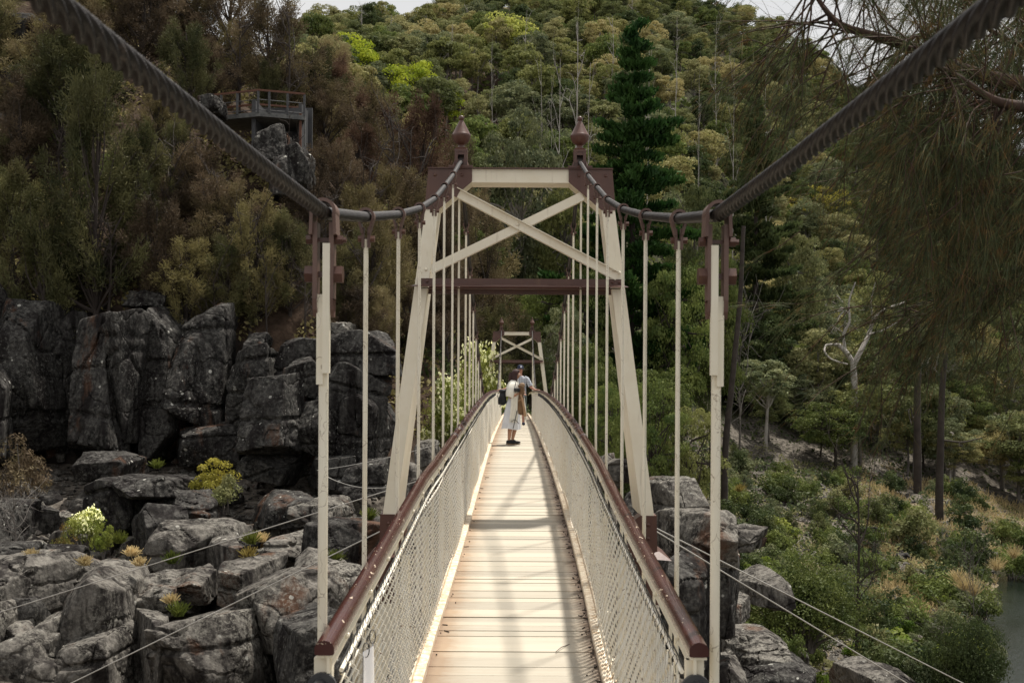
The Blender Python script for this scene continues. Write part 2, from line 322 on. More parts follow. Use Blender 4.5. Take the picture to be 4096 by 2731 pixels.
# ================================================================ TERRAIN
PROF = {
 -9000: [(-12, -2.2), (6, -2.4), (14, -5), (22, -8), (27, -7), (32, -4), (46, -2), (52, 5), (62, 13), (80, 26), (120, 45), (450, 120)],
 -1500: [(-12, -2.1), (6, -2.3), (13, -4.5), (20, -9), (26, -9), (30, -5.6), (38, -4.6), (46, -3.8), (52.2, -3), (53.6, 3.8), (56, 7), (62, 13), (72, 20), (90, 31), (120, 42), (250, 72), (450, 78)],
 0: [(-12, -2.1), (6, -2.3), (13, -4.5), (20, -9.5), (26, -9.5), (30, -6.8), (38, -5.3), (46, -4.3), (52.2, -3.4), (53.6, 3.3), (56, 6.5), (62, 12), (72, 19), (90, 30), (120, 40), (250, 70), (450, 75)],
 600: [(-12, -2.1), (6, -2.3), (13, -4.5), (20, -9.5), (26, -9.5), (30, -7.8), (38, -6.2), (46, -4.6), (52.2, -3.4), (53.6, 2.6), (56, 5.3), (62, 11), (72, 17), (90, 27), (120, 36), (250, 62), (450, 66)],
 1200: [(-12, -2.1), (6, -2.3), (13, -4.5), (20, -9.5), (30, -8.8), (38, -7), (45, -4.8), (51.5, -3.6), (53, 1), (56, 3.8), (62, 9), (72, 14), (90, 19), (110, 21), (150, 31), (260, 68.5), (310, 70.5), (450, 60.4)],
 1600: [(-12, -2.1), (6, -2.3), (13, -4.5), (20, -10), (40, -9), (50, -5), (54, -2), (58, 0.2), (66, 4.6), (75, 8.6), (90, 11.5), (110, 12), (150, 22), (260, 73.2), (310, 77.5), (450, 69)],
 2066: [(-12, -2.1), (6, -2.3), (12, -4), (16, -8), (22, -11.5), (50, -11.5), (56, -4.4), (60, -2.2), (75, -2), (85, 0.5), (100, 3), (130, 10), (200, 46.2), (280, 83.6), (320, 88), (450, 81.4)],
 2600: [(-12, -2.1), (6, -2.3), (12, -4), (16, -7.5), (24, -8), (30, -7), (40, -8), (60, -8), (80, -5), (100, -1), (130, 7), (200, 43.7), (280, 83.9), (320, 88.5), (450, 80.5)],
 3000: [(-12, -2.1), (6, -2.3), (12, -4), (16, -7), (24, -10), (38, -9.6), (50, -10), (70, -10.3), (90, -9), (110, -6), (130, -1), (160, 8), (220, 40.4), (290, 78.5), (330, 82.9), (450, 74)],
 3500: [(-12, -2.1), (6, -2.3), (12, -4.5), (16, -8), (30, -12), (45, -12.3), (60, -12.4), (75, -11.6), (90, -10.3), (110, -7.5), (130, -3), (160, 5), (220, 30.8), (290, 61.6), (330, 64.6), (450, 57.4)],
 3800: [(-12, -2.1), (6, -2.3), (12, -4.5), (16, -9), (28, -12.6), (50, -12.7), (60, -12.6), (72, -12.2), (90, -11), (110, -8.5), (130, -5), (160, 2), (220, 25.4), (295, 54.6), (335, 56.6), (450, 48.8)],
 4096: [(-12, -2.1), (6, -2.3), (12, -5), (16, -9), (28, -13.6), (50, -14.2), (90, -14.0), (98, -12.6), (115, -10.5), (130, -7), (160, 0), (220, 22), (300, 50), (340, 52), (450, 44)],
 9000: [(-12, -2.1), (6, -2.3), (12, -5), (16, -9), (28, -14.5), (50, -15.5), (110, -14.6), (125, -12), (160, -3), (220, 18), (300, 42), (450, 40)]}
_ks = np.array(sorted(PROF)); _dg = np.concatenate([np.arange(-12, 130, .5), np.arange(130, 460, 2)])
_tab = np.array([np.interp(_dg, [p[0] for p in PROF[k]], [p[1] for p in PROF[k]]) for k in _ks])
def ground(X, Y):
    X = np.atleast_1d(np.asarray(X, float)); Y = np.atleast_1d(np.asarray(Y, float))
    a = np.clip(CX+F*X/np.maximum(Y, 14), -9000, 9000); i = np.clip(np.searchsorted(_ks, a)-1, 0, len(_ks)-2)
    t = (a-_ks[i])/(_ks[i+1]-_ks[i]); t = t*t*(3-2*t)*.5+t*.5
    z0 = np.array([np.interp(y, _dg, _tab[j]) for y, j in zip(Y.ravel(), i.ravel())]); z1 = np.array([np.interp(y, _dg, _tab[j+1]) for y, j in zip(Y.ravel(), i.ravel())])
    z = z0*(1-t.ravel())+z1*t.ravel(); amp = np.clip((Y.ravel()-8)/40, .03, 1)
    P = np.stack([X.ravel()*.22, Y.ravel()*.22, z*.05], -1)
    z = z+amp*(fbm(P, 3, 4)*.55+fbm(P*5, 9, 3)*.10)+np.clip((Y.ravel()-100)/150, 0, 1)*fbm(P*.2, 5, 3)*3.5
    return z
def gz(X, Y): return float(ground([X], [Y])[0])
_u = np.concatenate([np.linspace(-2.2, -.52, 26)[:-1], np.linspace(-.52, .52, 200), np.linspace(.52, 2.2, 26)[1:]])
_d = np.concatenate([np.arange(-11, 24, 1.0), np.arange(24, 66, .4), np.arange(66, 120, .9), np.arange(120, 340, 3.), np.arange(340, 451, 10.)])
U, D = np.meshgrid(_u, _d); XX = U*(D+16); ZZ = ground(XX.ravel(), D.ravel())
mb = MB(); nu, nd = len(_u), len(_d); ii, jj = np.meshgrid(np.arange(nd-1), np.arange(nu-1), indexing='ij'); a0 = (ii*nu+jj).ravel()
mb.add(np.stack([XX.ravel(), D.ravel(), ZZ], -1), np.stack([a0, a0+1, a0+nu+1, a0+nu], 1))
tag(mb.build('hillside_terrain', M['ground'], smooth=True), kind='structure')
def m_water():
    m, nt, b = mat('river_water', .07, 0, .6); co = coords(nt, True, (1, .6, 1))
    basecol(nt, b, mix(nt, noise(nt, co, .3, 4), (.004, .007, .006), (.010, .015, .012)))
    bump(nt, b, math2(nt, 'ADD', noise(nt, co, 3.5, 5, .6), noise(nt, co, 11, 4, .7)), .4, .035); return m
M['water'] = m_water()
mb = MB(); mb.add([(-60, 14, -13), (150, 14, -13), (150, 170, -13), (-60, 170, -13)], [[0, 1, 2, 3]])
tag(mb.build('river_water', M['water']), kind='structure')
# the path slab the bridge is entered from
mb = MB(); mb.box((-.01, .2, -2.02), (1.15, 4.3, .1)); tag(mb.build('entry_path', M['conc']), kind='structure')

# ================================================================ ROCKS
_n = 26
def _cube(n):
    g = np.linspace(-1, 1, n+1); A, B = np.meshgrid(g, g); V = []; Fc = []; o = 0
    for ax in range(3):
        for sgn in (-1, 1):
            P = np.zeros((n+1, n+1, 3)); P[..., ax] = sgn; P[..., (ax+1) % 3] = A*sgn; P[..., (ax+2) % 3] = B; V.append(P.reshape(-1, 3))
            i, j = np.meshgrid(np.arange(n), np.arange(n), indexing='ij'); q = (i*(n+1)+j).ravel()+o
            Fc.append(np.stack([q, q+1, q+n+2, q+n+1], 1)); o += (n+1)**2
    return np.concatenate(V), np.concatenate(Fc)
def _weld(V, Fc):
    key = np.round(V*1e4).astype(np.int64); u, inv = np.unique(key, axis=0, return_inverse=True); inv = inv.ravel()
    W = np.zeros((len(u), 3)); W[inv] = V; return W, inv[Fc]
CUBE = {n: _weld(*_cube(n)) for n in (12, 22, 34, 44)}
def rock_mesh(half, seed, res=22, q=13, cuts=9, lump=.10, joint=0):
    r = np.random.default_rng(seed); V, Fc = CUBE[res]; n = V/np.linalg.norm(V, axis=1)[:, None]
    pl = []
    for ax in range(3):
        for s in (-1, 1):
            v = r.normal(0, .16, 3); v[ax] = s; pl.append((v/np.linalg.norm(v), r.uniform(.82, .98)))
    for _ in range(cuts):
        v = r.normal(0, 1, 3); v[2] = abs(v[2])*.8 if r.random() < .7 else v[2]; v /= np.linalg.norm(v); pl.append((v, r.uniform(.88, 1.18)))
    s = 0
    for v, d in pl: s = s+np.maximum(n@v, 0)**q/d**q
    q0 = q; P = n*(s**(-1/q))[:, None]; h = np.array(half); W = P*h; sz = h.mean()
    off = r.uniform(-50, 50, 3)
    W = W+n*(fbm(W*.9/sz+off, 1, 4, .55)*lump*sz+fbm(W*3.6/sz+off, 4, 3)*lump*.28*sz)[:, None]
    rid = np.abs(fbm(W*np.array([1.5, 1.5, .5])/sz+off+9, 6, 2)); W = W-n*(np.clip(.05-rid, 0, 1)*(1.8 if joint else 1.0)*sz)[:, None]; W = W+n*(fbm(W*9/sz+off, 7, 2)*lump*.2*sz)[:, None]
    if joint:
        for zj in r.uniform(-.7, .7, joint)*h[2]:
            tilt = r.normal(0, .12); dz = np.abs(W[:, 2]-zj-W[:, 0]*tilt); W[:, :2] *= 1-(.075*np.exp(-(dz/(.045*sz))**2))[:, None]
    return W, Fc
def rock(label, box, d, depth, seed, name='boulder', mat_='rock', rz=0, joint=0, cuts=9, q=13, res=22, lump=.10, cat='boulder', group=None):
    x0, x1, y0, y1 = box; k = F/d; c = PT((x0+x1)/2, (y0+y1)/2, d+depth*.5)
    hx = (x1-x0)/2/k*1.03; hz = (y1-y0)/2/k*1.05
    W, Fc = rock_mesh((hx, depth/2, hz), seed, res, q, cuts, lump, joint)
    mb = MB().add(W, Fc); o = mb.build(name, M[mat_], smooth=True, auto=24); o.location = c; o.rotation_euler = (0, 0, rz)
    return tag(o, label, cat, group)
# cliff columns, left bank (x0,x1,y0,y1 in photograph px, depth of the thing behind)
CLIFF = [
 ((-260, 60, 1130, 1820), 49.5, 6, 'dark rock column cut by the left edge of the photo', 'rock column'),
 ((10, 290, 1180, 1800), 50, 6, 'dark domed rock column, leftmost of the tall ones fully in view', 'rock column'),
 ((300, 520, 1225, 1850), 49, 6, 'tall grey rock column with pale lichen spots and a brown recess at its foot', 'rock column'),
 ((470, 650, 1240, 1800), 49.6, 5, 'right shoulder of the tall lichen spotted column', 'rock column'),
 ((640, 790, 1265, 1820), 50.4, 5, 'narrow dark rock column right of the deep vertical cleft', 'rock column'),
 ((740, 950, 1215, 1760), 50.6, 6, 'broad grey column with brown needles lying on its sloping top', 'rock column'),
 ((900, 1130, 1375, 1800), 50, 5, 'rounded column shoulder between the broad column and the flat topped block', 'rock column'),
 ((985, 1225, 1480, 1830), 46.5, 4.5, 'flat topped block with a sunlit top and black streaked sides', 'rock block'),
 ((1010, 1190, 1800, 1940), 47, 4, 'brown undercut block below the flat topped block', 'rock block'),
 ((1130, 1330, 1350, 1520), 50.5, 4, 'square topped grey block above the flat topped one', 'rock block'),
 ((1150, 1290, 1440, 1600), 48.5, 3, 'leaning rounded boulder touching the flat topped block', 'boulder'),
 ((1300, 1570, 1330, 1490), 49, 5, 'big block with a pale upper edge behind the left hangers', 'rock block'),
 ((1290, 1560, 1460, 1640), 48.4, 5, 'long dark block with a diagonal crack behind the left hangers', 'rock block'),
 ((1230, 1420, 1590, 1830), 47.4, 4, 'dark block with a sloping pale top left of the tower leg', 'rock block'),
 ((1380, 1560, 1590, 1860), 47.2, 4, 'dark square block half hidden by the left tower leg', 'rock block'),
 ((1250, 1420, 1810, 1960), 46, 4, 'low dark block at the foot of the cliff behind the left hangers', 'rock block'),
 ((1400, 1570, 1830, 1990), 45.5, 4, 'small triangular block beside the left tower leg', 'rock block'),
 ((560, 700, 1600, 1860), 51, 3, 'rock filling the deep black cleft of the cliff', 'rock block'),
 ((250, 360, 1300, 1860), 52.4, 3, 'shadowed rock filling the gap right of the leftmost columns', 'rock block'),
 ((600, 760, 1300, 1880), 52.6, 3, 'shadowed rock behind the narrow dark column', 'rock block'),
 ((860, 1060, 1480, 1900), 52, 3, 'shadowed rock at the foot of the broad grey column', 'rock block'),
 ((1180, 1320, 1500, 1900), 51.5, 3, 'shadowed rock right behind the flat topped block', 'rock block'),
 ((700, 980, 1700, 1880), 49.4, 3, 'low dark ledge under the broad grey column', 'rock block'),
 ((-150, 40, 1500, 1900), 47, 4, 'brown stained rock at the left edge behind the dry bush', 'rock block')]
for i, (b, d, dp, lb, ct) in enumerate(CLIFF):
    rock(lb, b, d-.6, dp, 100+i, 'rock_column' if 'column' in ct else 'rock_block', 'rock', rz=random.Random(i).uniform(-.3, .3), joint=2 if 'column' in ct else 1, cuts=7, q=60, res=44, lump=.055, cat=ct, group='columns and blocks of the left cliff')
LOW = [
 ((320, 560, 1815, 1935), 45, 3.5, 'grey rounded boulder under the tall lichen spotted column', 0),
 ((390, 720, 1900, 2120), 41, 5, 'broad pale slab right of the cream flowered bush', 0),
 ((450, 660, 1910, 2000), 40, 3, 'dark lens shaped boulder on the broad pale slab', 0),
 ((640, 900, 1950, 2120), 41, 5, 'sloping slab below the yellow green shrub', 0),
 ((540, 760, 2020, 2230), 38.5, 4, 'dark fissured block below the broad pale slab', 0),
 ((640, 910, 2090, 2270), 36, 4, 'big cube shaped boulder with a sunlit top, middle of the left rocks', 1),
 ((840, 950, 2150, 2340), 35.5, 3, 'rounded brown boulder leaning on the cube shaped boulder', 1),
 ((60, 330, 2210, 2520), 31, 5, 'large pale slab in the lower left with a cracked sunlit top', 1),
 ((310, 570, 2260, 2540), 30.6, 5, 'large slab right of the vertical joint, lower left', 1),
 ((-260, 120, 2380, 2800), 29, 5, 'lichen mottled rock face in the lower left corner', 1),
 ((70, 320, 2470, 2860), 29.4, 4, 'lichen mottled block below the large pale slab', 1),
 ((300, 560, 2500, 2860), 29.2, 4, 'lichen mottled block right of the vertical joint at the bottom edge', 1),
 ((555, 700, 2430, 2860), 29.6, 4, 'narrow grey pillar beside the black cleft at the bottom edge', 1),
 ((560, 790, 2300, 2470), 32.5, 4, 'flat pale ledge below the cube shaped boulder', 1),
 ((720, 880, 2270, 2400), 33.5, 3, 'small pale boulder under the cube shaped one', 1),
 ((890, 1120, 2230, 2420), 33, 4, 'stepped slab with three ledges, right of the rounded brown boulder', 1),
 ((1050, 1420, 2260, 2560), 31, 5, 'long rounded slab behind the left handrail', 1),
 ((770, 1120, 2420, 2860), 29, 5, 'wide dark block with grey lichen at the bottom edge', 1),
 ((1080, 1390, 2400, 2860), 28.4, 5, 'dark block behind the end of the left handrail', 0),
 ((700, 850, 2480, 2860), 30.2, 3, 'pale broken pillar between two black clefts at the bottom edge', 1),
 ((1040, 1270, 1965, 2110), 41.5, 4, 'brown boulder behind the second left hanger', 0),
 ((1200, 1400, 2000, 2100), 40.5, 4, 'low pale slab behind the left hangers', 1),
 ((1310, 1560, 2060, 2260), 36, 4, 'square dark boulder left of the tower foot', 0),
 ((1090, 1290, 2130, 2260), 37, 3.5, 'heap of speckled pale stone left of the guy wire', 1),
 ((1180, 1380, 2200, 2330), 34, 3.5, 'pale ribbed slab between the two left guy wires', 1),
 ((-120, 110, 1990, 2260), 38, 4, 'grey rubble block at the left edge under the dry bush', 0),
 ((-150, 60, 2230, 2420), 34, 3, 'steep pale slab at the left edge', 1),
 # right bank
 ((2600, 2760, 1900, 2120), 31, 3.5, 'small pale boulder just right of the right tower leg', 1),
 ((2660, 2920, 2020, 2270), 29, 4, 'large pale topped boulder right of the right tower foot', 1),
 ((2680, 2880, 2140, 2640), 27.8, 4.5, 'tall black faced boulder between the last two right hangers', 0),
 ((2840, 2960, 2160, 2560), 29.5, 3, 'grey shoulder of the black faced boulder', 0),
 ((2880, 3150, 2510, 2700), 33, 4, 'flat white topped boulder at the lower right of the bridge', 1),
 ((2960, 3260, 2630, 2860), 31.5, 4, 'dark boulder at the bottom edge right of the bridge', 0),
 ((2800, 2980, 2600, 2860), 30.5, 3, 'grey boulder at the bottom edge beside the last right hanger', 1),
 ((3390, 3600, 2640, 2800), 37, 3, 'pale boulder at the bottom edge near the water', 1),
 ((2870, 3060, 2090, 2190), 47, 3.5, 'long pale boulder on the slope above the right guy wires', 1),
 ((2980, 3130, 2290, 2420), 42, 3, 'brown boulder above the flat white topped one', 1),
 ((2860, 2990, 2370, 2480), 38, 3, 'small brown boulder beside the last right hanger', 1),
 ((2380, 2480, 1810, 1960), 44, 3, 'grey boulder seen through the right hangers under the green trees', 1),
 ((2410, 2560, 1830, 1930), 43, 3, 'pale boulder behind the right tower leg', 1),
 ((2500, 2700, 1960, 2260), 33, 4, 'dark cliff block below the right tower leg', 0)]
for i, (b, d, dp, lb, wm) in enumerate(LOW):
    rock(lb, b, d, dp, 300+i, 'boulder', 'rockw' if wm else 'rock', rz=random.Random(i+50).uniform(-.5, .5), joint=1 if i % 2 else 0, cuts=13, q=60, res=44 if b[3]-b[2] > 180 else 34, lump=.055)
# upper left rocks and the outcrop under the lookout
for i, (b, d, dp, lb) in enumerate([
 ((-60, 210, 90, 300), 70, 5, 'grey lichened crag in the upper left corner'), ((-90, 90, 470, 640), 60, 4, 'pale boulder under the shrubs at the left edge'),
 ((20, 170, 280, 380), 66, 3, 'small grey rock below the upper left crag'),
 ((1010, 1150, 535, 680), 58, 3.5, 'rounded grey rock with pale streaks under the lookout'), ((1130, 1250, 600, 790), 57, 3, 'pale streaked rock below the lookout post'),
 ((1090, 1200, 640, 800), 56.5, 3, 'dark rock at the foot of the lookout outcrop'), ((790, 900, 400, 480), 60, 2.5, 'pale rock beside the left end of the lookout'),
 ((540, 680, 1170, 1250), 52.5, 2.5, 'small boulder on the brown slope above the tall columns'),
 ((980, 1080, 1340, 1400), 51.8, 2, 'small block at the brown cliff edge'), ((1310, 1420, 1290, 1370), 53, 2.5, 'pale rock behind the second left hanger'),
 ((1660, 1760, 1760, 1860), 46, 3, 'orange lit rock under the blossom bush'), ((1590, 1700, 1860, 2000), 42, 3, 'dark rock behind the left tower leg')]):
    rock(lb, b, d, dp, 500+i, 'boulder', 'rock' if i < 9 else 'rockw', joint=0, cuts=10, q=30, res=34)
# loose stones: countable, alike
STONES = []
_r = random.Random(5)
def stones(n, x0, x1, d0, d1, lb, grp, s0=.25, s1=.8, wm=1):
    for i in range(n):
        x = _r.uniform(x0, x1); d = _r.uniform(d0, d1); X = (x-CX)/F*d; s = _r.uniform(s0, s1)*_r.uniform(.6, 1)
        pr = STONE[_r.randrange(len(STONE))]; o = pr.copy(); o.data = pr.data; col.objects.link(o)
        o.location = (X, d, gz(X, d)+s*.15); o.scale = (s*_r.uniform(.8, 1.4), s*_r.uniform(.8, 1.3), s*_r.uniform(.5, .9)); o.rotation_euler = (_r.uniform(-.3, .3), _r.uniform(-.3, .3), _r.uniform(0, 6.3))
        tag(o, lb, 'rock', grp)
STONE = []
for i in range(7):
    W, Fc = rock_mesh((1, 1, 1), 700+i, 12, 12, 10, .12); o = MB().add(W, Fc).build('loose_stone', M['rockw' if i % 2 else 'rock'], smooth=True, auto=40); STONE.append(o)
stones(170, 2860, 3850, 44, 98, 'loose pale stone on the shrubby right bank', 'loose stones on the right bank', .2, .75)
stones(46, 0, 1560, 31, 46, 'loose stone lying between the big boulders of the left bank', 'loose stones on the left bank', .25, .75)
stones(22, 100, 1500, 52, 57, 'small stone in the brown litter above the cliff', 'small stones above the cliff', .15, .5)
for i, o in enumerate(STONE):
    d = 33+i; X = (500+i*120-CX)/F*d; o.location = (X, d, gz(X, d)+.1); o.scale = (.5, .5, .35); tag(o, 'loose stone lying between the big boulders of the left bank', 'rock', 'loose stones on the left bank')

BLK = []
for i in range(9):
    W, Fc = rock_mesh((1, .9, .85), 800+i, 22, 70, 12, .05, i % 2); BLK.append(MB().add(W, Fc).build('wedged_block', M['rockw' if i % 3 else 'rock'], smooth=True, auto=24))
_q = random.Random(8); _k = 0
for i in range(110):
    x = _q.uniform(-250, 1560); d = _q.uniform(29.5, 46.5); X = (x-CX)/F*d; sz = _q.uniform(.35, .85); o = BLK[i] if i < 9 else BLK[_q.randrange(9)].copy()
    if i >= 9: col.objects.link(o)
    o.location = (X, d, gz(X, d)+sz*.25); o.scale = (sz*_q.uniform(.9, 1.5), sz*_q.uniform(.9, 1.3), sz*_q.uniform(.8, 1.4)); o.rotation_euler = (_q.uniform(-.2, .2), _q.uniform(-.2, .2), _q.uniform(0, 6.3))
    tag(o, 'angular grey block wedged among the big boulders of the left bank', 'boulder', 'small angular blocks of the left bank')
_g = np.random.default_rng(6); V0 = np.array([(1, 0, 0), (0, 1, 0), (-1, 0, 0), (0, -1, 0), (0, 0, 1), (0, 0, -1)], float); F0 = np.array([[0, 1, 4], [1, 2, 4], [2, 3, 4], [3, 0, 4], [1, 0, 5], [2, 1, 5], [3, 2, 5], [0, 3, 5]])
def rubble(n, xr, dr, s0, s1, lb):
    x = _g.uniform(*xr, n); d = _g.uniform(*dr, n); X = (x-CX)/F*d; z = ground(X, d); k = z > -12.95; X, d, z = X[k], d[k], z[k]; m = len(X); sz = s0*(s1/s0)**(_g.random(m)**2.2)
    J = V0[None]*(1+_g.uniform(-.35, .35, (m, 6, 1)))+_g.normal(0, .15, (m, 6, 3)); a = _g.uniform(0, 6.3, m); ca, sa = np.cos(a)[:, None], np.sin(a)[:, None]
    P = np.stack([J[..., 0]*ca-J[..., 1]*sa, J[..., 0]*sa+J[..., 1]*ca, J[..., 2]*.7], -1)*sz[:, None, None]+np.stack([X, d, z+sz*.2], 1)[:, None]
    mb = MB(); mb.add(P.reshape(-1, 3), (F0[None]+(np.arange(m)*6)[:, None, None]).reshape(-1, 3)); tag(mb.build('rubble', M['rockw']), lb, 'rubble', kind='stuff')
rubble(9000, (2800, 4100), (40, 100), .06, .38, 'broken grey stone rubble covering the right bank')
rubble(4000, (-250, 1560), (28, 52), .05, .3, 'stone rubble between the boulders of the left bank')
# ================================================================ SUSPENSION BRIDGE
_zp = np.polyfit([2.5, 4.2, 7.74, 10, 12.5, 16.7, 20, 26.3, 31, 35.7, 45, 56.9, 66], [-1.94, -1.885, -1.762, -1.664, -1.5625, -1.447, -1.388, -1.326, -1.305, -1.315, -1.37, -1.5, -1.7], 5)
def xc(d): return np.where(np.asarray(d) < 15, np.interp(d, [-4, 2, 4.46, 6, 15], [.005, .008, .012, .026, .032]), xo(d))
def zd(d): return np.polyval(_zp, d)
def xo(d): return np.interp(d, [3, 7.5, 8.5, 9.6, 11.2, 13, 15, 19, 26, 36, 57, 90], [-.012, -.009, -.005, .011, .022, .029, .032, .032, .016, .014, 0, 0])
DN, DF, TN, TF = 4.2, 66.0, 14.66, 56.9          # rail start, bridge end, near and far tower
RR, CC, WW, MM, HR = .63, .70, .522, .585, 1.05
def hr(d): return np.interp(d, [4, 5.7, 7.1, 8.6], [.980, 1.0, 1.022, 1.05])
def line(s, X, Z, d0=DN, d1=DF, n=140):
    d = np.linspace(d0, d1, n); return np.stack([xo(d)+s*X, d, zd(d)+Z+(hr(d)-HR if Z > .5 else 0)], 1)
M['brownlit'] = paint('lit_brown_paint', (.15, .085, .065), (.09, .045, .034), .45, .70)  # lighter copy of the brown: light on the clamp straps put into the colour
bridge = empty('suspension_bridge', (0, TN, float(zd(TN))))
tag(bridge, 'cream and maroon suspension footbridge with a planked deck, two braced towers and chain link sides', 'bridge')
bridge.location = (0, 0, 0)
# planks
rg = np.random.default_rng(4); mb = MB(); d = 3.2; tone = []; kk = 0
while d < DF:
    wd = rg.choice([.115, .15, .19, .225, .26]); g = .006 if rg.random() < .55 else .013
    x = float(xo(d)); W = WW+.045; lift = rg.normal(0, .0018)
    z0, z1 = float(zd(d))+lift, float(zd(d+wd-g))+lift+rg.normal(0, .001); b0 = .035
    mb.hexa([(x-W, d, z0-b0), (x+W, d, z0-b0), (x+W, d+wd-g, z1-b0), (x-W, d+wd-g, z1-b0), (x-W, d, z0), (x+W, d, z0), (x+W, d+wd-g, z1), (x-W, d+wd-g, z1)])
    tone += [rg.uniform(.0, 1)**1.0]*8; d += wd
dk = mb.build('deck', M['deck'], bridge); at = dk.data.attributes.new('plank', 'FLOAT', 'POINT'); at.data.foreach_set('value', tone)
# stringers and crossbeams under the deck
mb = MB()
for s in (-1, 1): mb.sweep(line(s, .45, -.13, 3.2), [(-.04, -.08), (.04, -.08), (.04, .08), (-.04, .08)])
hd = [4.46, 5.6, 7.08, 8.6, 10.1, 11.45, 12.95]+[16.3+1.452*i for i in range(28)]+[58.4+1.45*i for i in range(5)]
for d in hd: mb.box((float(xo(d)), d, float(zd(d))-.24), (.76, .035, .05))
mb.build('deck_beam', M['cream'], bridge)
# litter and twigs caught on the deck
mb = MB()
for i in range(260):
    s = 1 if rg.random() < .85 else -1; d = rg.uniform(6.5, 26); x = float(xo(d))+s*(WW-.01-abs(rg.normal(0, .022))); z = float(zd(d))+.006
    L_ = rg.uniform(.002, .006) if rg.random() < .8 else rg.uniform(.012, .026); a = rg.uniform(0, 3.14); mb.box((x, d, z), (L_ if L_ < .012 else .0016, L_*rg.uniform(.7, 1.6), .004), rot=[[math.cos(a), -math.sin(a), 0], [math.sin(a), math.cos(a), 0], [0, 0, 1]])
mb.tube([(.26, 8.0, float(zd(8.0))+.01), (.30, 8.1, float(zd(8))+.02), (.36, 8.25, float(zd(8))+.008)], .003, 4)
lt = mb.build('deck_litter', M['bark'], bridge); lt['kind'] = 'stuff'
capsec = [(-.033, -.018), (-.033, .004), (-.027, .018), (-.015, .026), (0, .029), (.015, .026), (.027, .018), (.033, .004), (.033, -.018), (.02, -.022), (-.02, -.022)]
for s in (-1, 1):
    SIDE = 'left' if s < 0 else 'right'
    rail = MB().sweep(line(s, RR, HR, DN, DF, 260), capsec).build('handrail', M['rail'], bridge, smooth=True, auto=50)
    # taped cord wound round the rail beyond the near tower
    d = np.arange(13.2, 46, .035); P = np.stack([xo(d)+s*RR, d, zd(d)+hr(d)], 1); ph = d*9.0+s
    P[:, 0] += .040*np.cos(ph); P[:, 2] += .030*np.sin(ph)+.004; MB().tube(P, .0055, 4).build('wound_cord', M['railfar'], rail)
    d = np.linspace(12.6, 46, 300); P = np.stack([xo(d)+s*(RR+.01*np.sin(d*3)), d, zd(d)+hr(d)+.031+.006*np.sin(d*7)], 1); MB().tube(P, .007, 4).build('wound_cord', M['railfar'], rail)
    mb = MB()
    for d in (13.1, 12.2, 16.5, 18.2, 20): mb = MB().tube([(float(xo(d))+s*RR+.037*math.cos(a), d, float(zd(d)+hr(d))+.034*math.sin(a)) for a in np.linspace(0, 6.28, 14)], .003, 4); mb.build('wire_tie', M['galv'], rail)
    # flat plate and small angle under the rail
    MB().sweep(line(s, RR-.012, HR-.052, DN+.01, DF, 200), [(-.005, -.033), (.005, -.033), (.005, .033), (-.005, .033)]).sweep(line(s, RR-.0, HR-.028, DN+.01, DF, 200), [(-.028, -.005), (.028, -.005), (.028, .004), (-.028, .004)]).build('rail_plate', M['cream'], bridge)
    rp = [o for o in bridge.children if o.name.startswith('rail_plate')][-1]
    for d in np.arange(4.6, 40, .726):
        mb = MB(); mb.lathe([(0, .016), (.009, .013), (.013, .004), (.013, 0)], (0, 0, 0), 8); V = mb.v[-1]; V[:] = np.stack([float(xo(d))+s*(RR-.018)-s*V[:, 2], V[:, 0]+d, V[:, 1]+float(zd(d)+hr(d))-.055], 1); mb.build('rail_bolt', M['cream'], rp)
    # posts outside the mesh
    for d in [4.3, 5.0]+hd[1:24]:
        z = float(zd(d)); x = float(xo(d))+s*(RR+.002)
        pm = MB().box((x, d, z+.44), (.004, .022, .49)).box((x-s*.022, d+.02, z+.38), (.018, .004, .40)); pm.build('rail_post', M['creamh'], bridge)
    # chain link: one zigzag wire per column, gently bulged
    mb = MB(); p, cz = .080, .078; d = DN+.10; i = 0; off = xo(0)
    while d < 47:
        far = d > 24; zb, zt = .045, float(hr(d))-.085; m = int((zt-zb)/(cz/2)); k = np.arange(m+1); zz = zb+k*cz/2
        yy = d+np.where((k+i) % 2, .5, -.5)*p*1.05; bul = .008*math.sin(d*2.1+s)+.006*np.sin(zz*6+d*1.3)+.006*vnoise(np.array([[d*1.5, 0, s]]))[0]
        xx = float(xo(d))+s*(MM+bul)+np.where((k+i) % 2, .0075, -.0075); P = np.stack([xx, yy, zd(yy)+zz], 1)
        mb.tube(P, .0043 if d < 11 else (.0050 if not far else .0060), 5 if d < 8 else 4, caps=False, up=(1, 0, 0)); d += p; i += 1
    mb.build('chain_link_mesh', M['wire'], bridge, smooth=True)
    # top straining wire with cable ties, bottom hooks
    MB().tube(line(s, MM-.002, HR-.092, DN+.08, 50, 200), .0085, 6).build('strain_rod', M['wire'], bridge, smooth=True)
    mb = MB()
    for d in np.arange(DN+.15, 34, .092):
        x = float(xo(d))+s*(MM-.004); z = float(zd(d)+hr(d))-.092; tl = rg.uniform(.01, .045); ty = rg.normal(0, .02); w_ = .0015 if d < 12 else .0020
        mb.tube([(x-s*.010, d, z-.022), (x-s*.013, d, z), (x-s*.004, d, z+.015), (x-s*.010, d+ty*.3, z+.03+tl*.5), (x-s*rg.uniform(.005, .02), d+ty, z+.028+tl)], w_, 4)
    mb.build('cable_tie', M['black'], bridge)
    MB().tube(line(s, MM+.006, HR-.080, DN+.1, 46, 240), .0032, 4).build('lighting_cord', M['black'], bridge)
